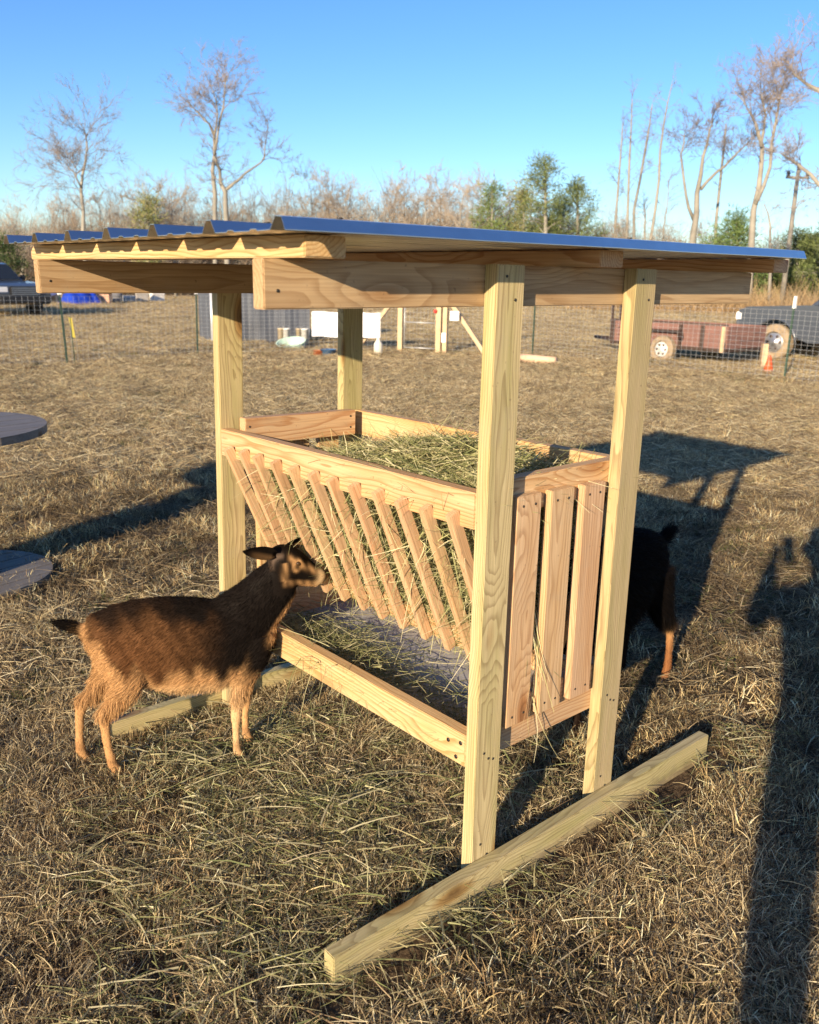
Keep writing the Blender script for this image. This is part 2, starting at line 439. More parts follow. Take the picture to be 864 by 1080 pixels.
STRAW = np.array([(.60, .44, .23), (.70, .54, .30), (.46, .32, .17), (.28, .185, .10), (.64, .48, .26), (.16, .105, .06), (.76, .63, .40)]) * np.array((.98, 1.05, 1.12))
GREENS = np.array([(.13, .17, .05), (.18, .20, .07), (.22, .22, .09), (.10, .13, .045)])
HAYC = np.array([(.37, .37, .17), (.50, .47, .26), (.27, .28, .12), (.62, .57, .36), (.17, .19, .08), (.38, .34, .18)])

def clump(kind, n, rad, name, tone=1.0):
    a = rng.uniform(0, 2 * np.pi, n); rr = rad * np.sqrt(rng.uniform(0, 1, n))
    P = np.c_[rr * np.cos(a), rr * np.sin(a), rng.uniform(-.004, .012, n)]
    h = rng.uniform(0, 2 * np.pi, n)
    if kind == 'lying':
        el = np.abs(rng.normal(0, .28, n)) + .02; Ls = rng.uniform(.025, .095, n) * np.where(rng.uniform(0, 1, n) < .08, 1.7, 1); W = rng.uniform(.0016, .0034, n); gr = .12; c = STRAW[rng.integers(0, 7, n)]; P[:, 2] += rng.uniform(0, .022, n)
    elif kind == 'tuft':
        el = rng.uniform(.55, 1.45, n); Ls = rng.uniform(.03, .08, n); W = rng.uniform(.0018, .0034, n); gr = .3; c = STRAW[rng.integers(0, 7, n)]
    elif kind == 'green':
        el = rng.uniform(.4, 1.3, n); Ls = rng.uniform(.02, .06, n); W = rng.uniform(.002, .0038, n); gr = .4; c = GREENS[rng.integers(0, 4, n)]
    elif kind == 'tall':
        el = rng.uniform(1.0, 1.5, n); Ls = rng.uniform(.4, 1.1, n); W = rng.uniform(.008, .016, n); gr = .15; c = STRAW[rng.integers(0, 5, n)]
    elif kind == 'hay':
        el = np.abs(rng.normal(0, .2, n)); Ls = rng.uniform(.04, .17, n); W = rng.uniform(.0016, .0048, n); gr = .10; c = HAYC[rng.integers(0, 6, n)]; P[:, 2] += rng.uniform(0, .035, n)
    D = np.c_[np.cos(h) * np.cos(el), np.sin(h) * np.cos(el), np.sin(el)]
    B = rng.normal(0, .07 if kind == 'tuft' else .11, (n, 3)); B[:, 2] *= .4
    V, Q, si = strands(P, D, Ls, W, B, 3, gr)
    c = np.clip(c * rng.uniform(.5, 1.18, (n, 1)) * tone, 0, .82)
    me = fast_mesh(name, V, Q, c[si]); me.materials.append(M['hay'] if kind == 'hay' else M['strand'])
    return bpy.data.objects.new(name, me)

BR = np.array((.46, .44, .44))
VAR = [clump('lying', 90, .11, 'straw_clump') for _ in range(4)] + [clump('tuft', 100, .085, 'grass_tuft') for _ in range(4)] + [clump('green', 40, .06, 'green_tuft') for _ in range(2)] + [clump('lying', 70, .11, 'brown_straw_clump', BR) for _ in range(3)] + [clump('tuft', 100, .085, 'brown_grass_tuft', BR) for _ in range(2)] + [clump('tuft', 110, .085, 'pale_grass_tuft', np.array((1.38, 1.32, 1.18))) for _ in range(3)]
def wedge(n, d0, d1, half=50):
    az = R(48.8) + rng.uniform(-R(half), R(half), n); d = np.sqrt(rng.uniform(d0 * d0, d1 * d1, n))
    return CAM.x + np.cos(az) * d, CAM.y + np.sin(az) * d
def cover():
    P = []; I = []; S = []; T = []
    for n, d0, d1, s0, s1, lean in ((6200, .9, 3.2, .6, 1.1, .62), (11000, 3.2, 7, .8, 1.4, .36), (16000, 7, 15, 1.1, 1.8, .2), (20000, 15, 34, 1.5, 2.5, .12), (12000, 34, 62, 2.2, 3.4, .1)):
        x, y = wedge(n, d0, d1)
        for a, b in zip(x, y):
            g = mnoise.noise(Vector((a * .7, b * .7, 2))) + .5 * mnoise.noise(Vector((a * 2.3, b * 2.3, 7)))
            dens = mnoise.noise(Vector((a * 1.6, b * 1.6, 5)))
            if dens < -.18 and d1 < 8 and rng.random() < .6: continue
            if -.56 < a < 1.18 and -.19 < b < .05 and rng.random() < .86: continue
            u = rng.random()
            if u < .05 + (.26 if g > .2 else 0): i = 8 + int(rng.integers(0, 2))
            elif u < lean: i = int(rng.integers(0, 4))
            else: i = 4 + int(rng.integers(0, 4))
            br = mnoise.noise(Vector((a * .33 + 9, b * .33, 1))) + .8 * mnoise.noise(Vector((a * 1.1, b * 1.1, 3))) + (.28 if d1 < 4 else (.08 if d1 < 8 else -.02))
            if i < 8 and br + rng.normal(0, .15) > .16: i = (10 + int(rng.integers(0, 3))) if i < 4 else 13 + int(rng.integers(0, 2))
            elif 4 <= i < 8 and d0 >= 7: i = 15 + int(rng.integers(0, 3))
            P.append((a, b, gz(a, b) - .002)); I.append(i); S.append(rng.uniform(s0, s1) * (.5 if -.56 < a < 1.18 and -.19 < b < .05 else 1)); T.append((rng.normal(0, .12), rng.normal(0, .12), rng.uniform(0, 6.28)))
    scatter('dry_grass', P, I, T, S, VAR, 'short dead tan grass and straw covering the pasture', 'grass')
cover()

HV = [clump('hay', 42, .11, 'hay_wisp') for _ in range(4)]
def hay_litter():
    P = []; I = []; S = []; T = []
    def drop(n, c, sx, sy, rot=0):
        for _ in range(n):
            a, b = rng.normal(0, sx), rng.normal(0, sy)
            x = c[0] + a * math.cos(rot) - b * math.sin(rot); y = c[1] + a * math.sin(rot) + b * math.cos(rot)
            P.append((x, y, gz(x, y) + .004)); I.append(int(rng.integers(0, 4))); S.append(rng.uniform(.6, 1.1)); T.append((rng.normal(0, .1), rng.normal(0, .1), rng.uniform(0, 6.28)))
    drop(105, (-.18, .58), .15, .34)
    drop(60, (-.45, .42), .20, .30)
    drop(40, (-.2, .95), .25, .12)
    drop(30, (.35, .2), .3, .3)
    drop(22, (-.9, .2), .4, .4)
    drop(14, (.8, -.3), .5, .3)
    scatter('loose_hay', P, I, T, S, HV, 'greenish hay pulled out of the rack and trampled on the ground', 'hay')
hay_litter()

# ------------------------------------------------------------------ the hay feeder
def board(name, p0, p1, w, t, wdir, mat, parent, bev=.0022, cut=None, warp=0.0):
    """board from p0 to p1 (centre line); w across wdir, t thick"""
    p0, p1 = Vector(p0), Vector(p1); X = (p1 - p0); Ln = X.length; X.normalize()
    Y = Vector(wdir); Y = (Y - X * Y.dot(X)).normalized(); Z = X.cross(Y)
    mb = MB(); n = 6 if warp else 1
    V = []
    for i in range(n + 1):
        x = Ln * i / n; o = warp * math.sin(math.pi * i / n)
        for a, c in ((-1, -1), (1, -1), (1, 1), (-1, 1)): V.append((x, a * w / 2 + o, c * t / 2))
    F = [(0, 1, 2, 3), tuple(4 * n + k for k in (3, 2, 1, 0))] + [(4 * i + k, 4 * i + 4 + k, 4 * i + 4 + (k + 1) % 4, 4 * i + (k + 1) % 4) for i in range(n) for k in range(4)]
    mb.add(V, F)
    me = mb.me(name, bev)
    mw = Matrix.Translation(p0) @ Matrix((X, Y, Z)).transposed().to_4x4()
    return put(name, me, mat, parent, mw)

T_, W_ = .038, .089
L_, X2 = 1.2355, .5076
H_ = 1.5795
def zr(x): return H_ + .0039 * x
feeder = empty('hay_feeder', (.3, .62, 0))
tag(feeder, 'new pine hay feeder with slanted slats, low trough and ribbed metal roof', 'hay feeder')
def screw(parent, p, nrm, r=.0033):
    n = Vector(nrm).normalized(); mb = MB(); mb.lathe([(r * .2, -.001), (r, -.0005), (r, .0012), (r * .55, .0018)], k=10)
    return mb.build('screw', M['screw'], parent, Matrix.Translation(Vector(p)) @ n.to_track_quat('Z', 'Y').to_matrix().to_4x4())

posts = []
for (x, y, top, dxb) in ((0, 0, 0, 0), (X2, 0, 0, 0), (0, L_, .008, -.016), (X2, L_, .004, -.004)):
    zt = zr(x)
    p = board('post', (x + W_ / 2 + dxb, y + T_ / 2, .035), (x + W_ / 2 + top, y + T_ / 2, zt), W_, T_, (1, 0, 0), M['treated'], feeder)
    posts.append(p)
for (i, x) in ((0, 0), (1, X2)):
    for (a, b) in ((.03, 1.555), (.06, 1.535), (.028, .395), (.045, .405), (.062, .398), (.03, .13), (.055, .12)):
        screw(posts[i], (x + a, -.0004, b - .03 * (a > .04)), (0, -1, 0))
# skids on the outside of the posts
board('skid', (-.467, -T_ / 2 - .0005, .045), (1.083, -T_ / 2 - .0005, .045), W_, T_, (0, 0, 1), M['treated'], feeder)
board('skid', (-.45, L_ + T_ * 1.5 + .0005, .045), (1.07, L_ + T_ * 1.5 + .0005, .045), W_, T_, (0, 0, 1), M['treated'], feeder)
# rafters inside the posts
for y in (T_ * 1.5 + .0005, L_ - T_ / 2 - .0005):
    r_ = board('rafter', (-.559, y, zr(-.559) - W_ / 2 - .0015), (1.152, y, zr(1.152) - W_ / 2 - .0015), W_, T_, (0, 0, 1), M['brownboard'], feeder)
    for x in (-.53,): screw(r_, (x, y - T_ / 2, 1.52 if x < -.5 else 1.505), (0, -1, 0))
# purlins on top
for x in (-.532, .287, 1.103):
    board('purlin', (x + W_ / 2, -.051, zr(x) + T_ / 2), (x + W_ / 2, 1.329, zr(x) + T_ / 2), W_, T_, (1, 0, 0), M['pine'], feeder)
# roof: ribbed metal sheets
def roof():
    x0, x1 = -.613, 1.165
    prof = []
    P0 = -.096; pitch = .2286; th = .0012
    k = 0
    prof.append((P0 - .020, 0.0)); prof.append((P0 - .010, .020)); prof.append((P0 + .008, .022)); prof.append((P0 + .024, .001))
    for k in range(1, 7):
        c = P0 + pitch * k
        for d in (.076, .152): prof += [(c - pitch + d - .014, .0), (c - pitch + d - .008, .003), (c - pitch + d + .008, .003), (c - pitch + d + .014, .0)]
        prof += [(c - .024, .0), (c - .009, .022), (c + .009, .022), (c + .024, .0)]
    prof.append((P0 + pitch * 6 + .03, 0))
    n = len(prof); V = []; nx = 8
    for i in range(nx + 1):
        x = x0 + (x1 - x0) * i / nx
        sag = .0015 * math.sin(i * 2.1)
        for (y, z) in prof: V.append((x, y, zr(x) + T_ + .0015 + z + sag * (0 if z > .01 else .3)))
    m = len(V)
    V += [(a, b, c + th) for a, b, c in V]
    F = []
    for i in range(nx):
        for j in range(n - 1):
            a = i * n + j
            F.append((a, a + 1, a + n + 1, a + n)); F.append((m + a, m + a + n, m + a + n + 1, m + a + 1))
    for j in range(n - 1):
        F.append((j, m + j, m + j + 1, j + 1)); b = nx * n + j; F.append((b, b + 1, m + b + 1, m + b))
    for i in range(nx):
        a = i * n; F.append((a, a + n, m + a + n, m + a)); a = i * n + n - 1; F.append((a, m + a, m + a + n, a + n))
    me = mesh('roof_sheet', V, F); bm = bmesh.new(); bm.from_mesh(me); bmesh.ops.recalc_face_normals(bm, faces=bm.faces); bm.to_mesh(me); bm.free()
    m_ = simple('galvanised_metal', (.68, .69, .70), .32, 1.0, .10, 9, .04)
    r_ = put('roof_sheet', me, m_, feeder)
    for x in (-.49, .33, 1.147):
        for k in range(7):
            y = P0 + pitch * k
            screw(r_, (x, y, zr(x) + T_ + .0255), (0, 0, 1), .006)
roof()
# rack frame
zt_near, zt_far = 1.066, 1.050
board('top_rail', (T_ / 2, T_ + .001, zt_near - W_ / 2), (T_ / 2, L_ - .001, zt_far - W_ / 2), W_, T_, (0, 0, 1), M['pine'], feeder)
board('top_rail', (X2 + W_ - T_ / 2, T_ + .001, 1.08 - W_ / 2), (X2 + W_ - T_ / 2, L_ - .001, 1.068 - W_ / 2), W_, T_, (0, 0, 1), M['pine'], feeder)
er = board('end_rail', (T_ + .001, T_ * 1.5, 1.083 - W_ / 2), (X2 + W_ - T_ - .001, T_ * 1.5, 1.083 - W_ / 2), W_, T_, (0, 0, 1), M['pine'], feeder)
ef = board('end_rail', (T_ + .014, L_ - T_ * 1.5 + .004, 1.088 - W_ / 2), (X2 + .004, L_ - T_ * 1.5 + .004, 1.080 - W_ / 2), W_, T_, (0, 0, 1), M['pine'], feeder)
for z in (1.06, 1.02): screw(ef, (X2 - .02, L_ - T_ * 2 + .0035, z), (0, -1, 0)); screw(ef, (T_ + .03, L_ - T_ * 2 + .0035, z), (0, -1, 0))
# upright slats closing both ends
for near in (True, False):
    for k, x in enumerate((.119, .247, .3775)):
        if near:
            s = board('end_slat', (x + W_ / 2, .013 + .0125 - .0005, .425), (x + W_ / 2, .013 + .0125 - .0005, 1.043 - .003 * k), W_, .025, (1, 0, 0), M['slat'], feeder)
            for dx in (.022, .066):
                screw(s, (x + dx, .0125, 1.018 - .004 * k), (0, -1, 0)); screw(s, (x + dx, .0125, .452), (0, -1, 0))
        else:
            board('end_slat', (x + W_ / 2, L_ - T_ * 1.0 + .0195, .425), (x + W_ / 2, L_ - T_ * 1.0 + .0195, 1.0), W_, .025, (1, 0, 0), M['pine'], feeder)
# trough: side boards, end boards, floor
tb = board('trough_side', (T_ / 2, T_ + .001, .437 - W_ / 2), (T_ / 2, L_ - .001, .432 - W_ / 2), W_, T_, (0, 0, 1), M['pine'], feeder)
for (y, z) in ((.10, .40), (.055, .41), (.07, .365)): screw(tb, (-.0005, y, z), (-1, 0, 0), .006)
board('trough_side', (X2 + W_ - T_ / 2, T_ + .001, .432 - W_ / 2), (X2 + W_ - T_ / 2, L_ - .001, .432 - W_ / 2), W_, T_, (0, 0, 1), M['pine'], feeder)
board('trough_end', (T_ + .001, T_ * 1.5, .345 + .07), (X2 + W_ - T_ - .001, T_ * 1.5, .345 + .07), .14, T_, (0, 0, 1), M['pine'], feeder)
board('trough_end', (T_ + .001, L_ - T_ * 1.5, .345 + .07), (X2 + W_ - T_ - .001, L_ - T_ * 1.5, .345 + .07), .14, T_, (0, 0, 1), M['pine'], feeder)
M['floorboard'] = wood('grey_plywood', (.48, .47, .45), (.36, .34, .32), (.85, .85, .88), knots=False, contrast=.4, ring=60)
board('trough_floor', (X2 / 2 + W_ / 2, T_ * 2 + .002, .352), (X2 / 2 + W_ / 2, L_ - T_ * 2 - .002, .352), X2 + W_ - 2 * T_ - .004, .012, (1, 0, 0), M['floorboard'], feeder)
# slanted slats, front and back
def on_x(px, py, x):
    r = ray(px, py); return CAM + r * ((x - CAM.x) / r.x)
front_ys = [on_x(px, py, -.036).y + .010 for px, py in ((238, 466), (253, 470), (268, 475), (287, 481), (306, 487), (327, 494), (347, 500), (370, 507), (395, 513), (420, 521), (446, 529), (474, 538))]
XB, ZB = .176, .545
def slant(y, side, jit):
    if side == 'front':
        a = Vector((-.020 + jit * .003, y, 1.004 + jit * .006)); b = Vector((XB, y + jit * .004, ZB))
    else:
        a = Vector((X2 + W_ + .022, y, 1.01)); b = Vector((X2 + W_ - XB, y, ZB))
    return board('rack_slat', a, b, .021, .030, (0, 1, 0), M['cedar'], feeder, .0012)
for k, y in enumerate(front_ys): slant(y, 'front', rng.uniform(-1, 1))
for k, y in enumerate(front_ys): slant(max(y, .09), 'back', 0)
# boards holding the foot of the slats
board('rack_foot', (XB + .014, T_ * 2 + .003, ZB + .040), (XB + .014, L_ - T_ * 2 - .003, ZB + .040), .085, .020, (-.42, 0, 1), M['pine'], feeder)
board('rack_foot', (X2 + W_ - XB - .014, T_ * 2 + .003, ZB + .040), (X2 + W_ - XB - .014, L_ - T_ * 2 - .003, ZB + .040), .085, .020, (.42, 0, 1), M['pine'], feeder)

# hay in the rack and in the trough
def rack_hay():
    Vs = []; Qs = []; Cs = []; base = 0
    def add(P, D, Ls, W, B, c, grav=.1):
        nonlocal base
        V, Q, si = strands(P, D, Ls, W, B, 4, grav); Vs.append(V); Qs.append(Q + base); Cs.append(c[si]); base += len(V)
    cx = (X2 + W_) / 2
    # body of the V
    n = 46000
    z = rng.uniform(.55, 1.045, n); y = rng.uniform(.085, 1.155, n)
    hw = .085 + (z - .5) / .5 * .185; hw = np.minimum(hw, .25)
    top = 1.03 - .09 * sstep(.72, .95, y) + .02 * np.sin(y * 13)
    ok = z < top; z, y, hw = z[ok], y[ok], hw[ok]; n = len(z)
    u = rng.uniform(-1, 1, n); u = np.sign(u) * np.abs(u) ** .5
    x = cx + u * hw
    h = rng.uniform(0, 2 * np.pi, n); el = rng.normal(0, .45, n)
    D = np.c_[np.cos(h) * np.cos(el), np.sin(h) * np.cos(el), np.sin(el)]
    D[:, 0] *= .45
    D[:, 1] = np.where(y < .2, np.abs(D[:, 1]), np.where(y > 1.04, -np.abs(D[:, 1]), D[:, 1]))
    y = np.clip(y, .10, 1.14)
    P = np.c_[x, y, z]
    c = HAYC[rng.integers(0, 6, n)] * rng.uniform(.6, 1.1, (n, 1))
    add(P - D * np.where((y < .2) | (y > 1.04), 0, .05)[:, None], D, rng.uniform(.04, .11, n), rng.uniform(.0015, .0034, n), rng.normal(0, .22, (n, 3)), c)
    # heap above the rim
    n = 8500
    y = rng.uniform(.09, 1.13, n); x = cx + rng.uniform(-.23, .23, n)
    hh = (.075 * np.exp(-((y - .42) / .26) ** 2) + .008) * (1 - ((x - cx) / .26) ** 2)
    z = 1.02 - .085 * sstep(.72, .95, y) + hh * rng.uniform(.2, 1.1, n)
    h = rng.uniform(0, 2 * np.pi, n); el = rng.normal(.05, .28, n)
    D = np.c_[np.cos(h) * np.cos(el), np.sin(h) * np.cos(el), np.sin(el)]
    c = HAYC[rng.integers(0, 6, n)] * rng.uniform(.75, 1.15, (n, 1))
    add(np.c_[x, y, z] - D * .05, D, rng.uniform(.06, .18, n), rng.uniform(.0016, .0046, n), rng.normal(0, .2, (n, 3)), c, .15)
    # wisps poking out between the front slats
    n = 700
    t = rng.uniform(0, 1, n) ** .8; y = rng.uniform(.09, 1.0, n); z = .60 + t * .37
    x = .205 - (z - .5) / .5 * .215 + .015
    D = np.c_[-rng.uniform(.1, .9, n), rng.normal(0, .6, n), rng.normal(-.1, .5, n)]
    c = HAYC[rng.integers(0, 6, n)] * rng.uniform(.9, 1.3, (n, 1))
    add(np.c_[x, y, z], D, rng.uniform(.03, .09, n), rng.uniform(.0015, .0034, n), rng.normal(0, .5, (n, 3)), c, .5)
    # strands hanging out of the near end
    n = 20
    y = np.full(n, .03); x = .225 + rng.normal(0, .008, n); z = rng.uniform(.62, .74, n)
    D = np.c_[rng.normal(0, .18, n), -rng.uniform(.1, .35, n), -rng.uniform(.6, 1, n)]
    c = HAYC[rng.integers(0, 4, n)] * 1.1
    add(np.c_[x, y, z], D, rng.uniform(.05, .2, n), rng.uniform(.0016, .0034, n), rng.normal(0, .3, (n, 3)) * [1, .2, 1], c, .3)
    add(np.array([[.228, .02, .48], [.232, .02, .46], [.21, .02, .50]]), np.array([[.25, -.1, -1], [.3, -.12, -.8], [-.2, -.1, -1]]), np.array([.22, .16, .12]), np.full(3, .0035), np.array([[.3, 0, 0], [-.4, 0, 0], [.2, 0, 0]]), HAYC[[1, 3, 0]] * 1.1, .1)
    me = fast_mesh('rack_hay', np.concatenate(Vs), np.concatenate(Qs), np.concatenate(Cs)); me.materials.append(M['hay'])
    o = put('rack_hay', me); tag(o, 'loose greenish hay filling the slatted rack of the feeder and heaped above its rim', 'hay', kind='stuff')
    # trough
    Vs.clear(); Qs.clear(); Cs.clear(); base = 0
    n = 4600
    y = rng.uniform(.09, 1.14, n); x = .05 + np.abs(rng.normal(0, .11, n)); x = np.clip(x, .05, .5)
    z = .362 + rng.uniform(0, .03, n) + .02 * np.exp(-((y - .75) / .25) ** 2)
    h = rng.uniform(0, 2 * np.pi, n); el = rng.normal(.03, .15, n)
    D = np.c_[np.cos(h) * np.cos(el), np.sin(h) * np.cos(el), np.sin(el)]
    c = HAYC[rng.integers(0, 6, n)] * rng.uniform(.7, 1.1, (n, 1))
    m = (rng.uniform(0, 1, n) < (.45 + .55 * np.exp(-((y - .8) / .25) ** 2)))
    add(np.c_[x, y, z][m] - D[m] * .03, D[m], rng.uniform(.04, .14, n)[m], rng.uniform(.0015, .0035, n)[m], rng.normal(0, .25, (n, 3))[m], c[m])
    n = 60
    y = rng.uniform(.5, .78, n); x = rng.uniform(-.02, .12, n); z = rng.uniform(.38, .43, n)
    D = np.c_[-rng.uniform(0, 1, n), rng.normal(0, .6, n), rng.uniform(-.1, .9, n)]
    add(np.c_[x, y, z], D, rng.uniform(.05, .16, n), rng.uniform(.0016, .0034, n), rng.normal(0, .4, (n, 3)), HAYC[rng.integers(0, 6, n)] * 1.1, .8)
    me = fast_mesh('trough_hay', np.concatenate(Vs), np.concatenate(Qs), np.concatenate(Cs)); me.materials.append(M['hay'])
    o = put('trough_hay', me); tag(o, 'hay fallen into the shallow trough below the rack', 'hay', kind='stuff')
rack_hay()

# ------------------------------------------------------------------ bodies
def ring_tube(secs, k=20):
    """secs: (centre, lateral half width, half height, lateral dir or None) swept along a path"""
    V = []; n = len(secs)
    C = [Vector(s[0]) for s in secs]
    for i, s in enumerate(secs):
        t = (C[min(i + 1, n - 1)] - C[max(i - 1, 0)]).normalized()
        lat = Vector(s[3]) if len(s) > 3 and s[3] is not None else Vector((0, 1, 0))
        lat = (lat - t * lat.dot(t)).normalized(); up = t.cross(lat)
        for j in range(k):
            a = 2 * math.pi * j / k
            V.append(C[i] + lat * (math.cos(a) * s[1]) + up * (math.sin(a) * s[2]))
    F = [(i * k + j, i * k + (j + 1) % k, (i + 1) * k + (j + 1) % k, (i + 1) * k + j) for i in range(n - 1) for j in range(k)]
    F += [tuple(range(k))[::-1], tuple(range((n - 1) * k, n * k))]
    return V, F

def fused(name, tubes, voxel, smooth=6, factor=.5):
    mb = MB()
    for t in tubes: mb.add(*ring_tube(t))
    me = mb.me(name + '_rough')
    o = bpy.data.objects.new(name + '_rough', me); COL.objects.link(o)
    r = o.modifiers.new('r', 'REMESH'); r.mode = 'VOXEL'; r.voxel_size = voxel
    s = o.modifiers.new('s', 'SMOOTH'); s.iterations = smooth; s.factor = factor
    dg = bpy.context.evaluated_depsgraph_get(); dg.update()
    out = bpy.data.meshes.new_from_object(o.evaluated_get(dg)); out.name = name
    bpy.data.objects.remove(o); bpy.data.meshes.remove(me)
    out.polygons.foreach_set('use_smooth', [True] * len(out.polygons))
    return out

def paint(me, fn):
    n = len(me.vertices); co = np.empty(n * 3); me.vertices.foreach_get('co', co); co = co.reshape(-1, 3)
    c = np.ones((n, 4), np.float32); c[:, :3] = fn(co)
    a = me.color_attributes.new('col', 'FLOAT_COLOR', 'POINT'); a.data.foreach_set('color', c.ravel())
    return co

def fur_on(me, fn, flow, n, length, width, parent, name='coat', keep=None):
    me.calc_loop_triangles(); T = np.empty(len(me.loop_triangles) * 3, np.int32); me.loop_triangles.foreach_get('vertices', T); T = T.reshape(-1, 3)
    co = np.empty(len(me.vertices) * 3); me.vertices.foreach_get('co', co); co = co.reshape(-1, 3)
    A, B, C_ = co[T[:, 0]], co[T[:, 1]], co[T[:, 2]]; nr = np.cross(B - A, C_ - A); ar = np.linalg.norm(nr, axis=1); nr /= ar[:, None] + 1e-12
    f = rng.choice(len(T), n, p=ar / ar.sum()); u, v = rng.uniform(0, 1, (2, n)); s = u + v > 1; u[s], v[s] = 1 - u[s], 1 - v[s]
    P = A[f] + (B - A)[f] * u[:, None] + (C_ - A)[f] * v[:, None]; Nn = nr[f]
    D = flow(P); D = D - Nn * (D * Nn).sum(1, keepdims=True); D /= np.linalg.norm(D, axis=1, keepdims=True) + 1e-9
    D = D + Nn * rng.uniform(.15, .6, (n, 1)) + rng.normal(0, .16, (n, 3))
    Ls = length(P) * rng.uniform(.6, 1.25, n)
    c = fn(P) * rng.uniform(.5, 1.45, (n, 1))
    V, Q, si = strands(P - Nn * .001, D, Ls, np.full(n, width) * rng.uniform(.7, 1.3, n), -Nn * .25, 2, .05)
    m = fast_mesh(name, V, Q, c[si]); m.materials.append(M['fur'])
    return put(name, m, None, parent, Matrix.Identity(4), local=True)

def mixc(a, b, t): return a * (1 - t[:, None]) + b * t[:, None]

BROWN = np.array((.098, .047, .020)); BLACK = np.array((.0055, .0042, .0036)); TAN = np.array((.44, .25, .11)); CREAM = np.array((.60, .42, .23)); RUST = np.array((.22, .09, .035))

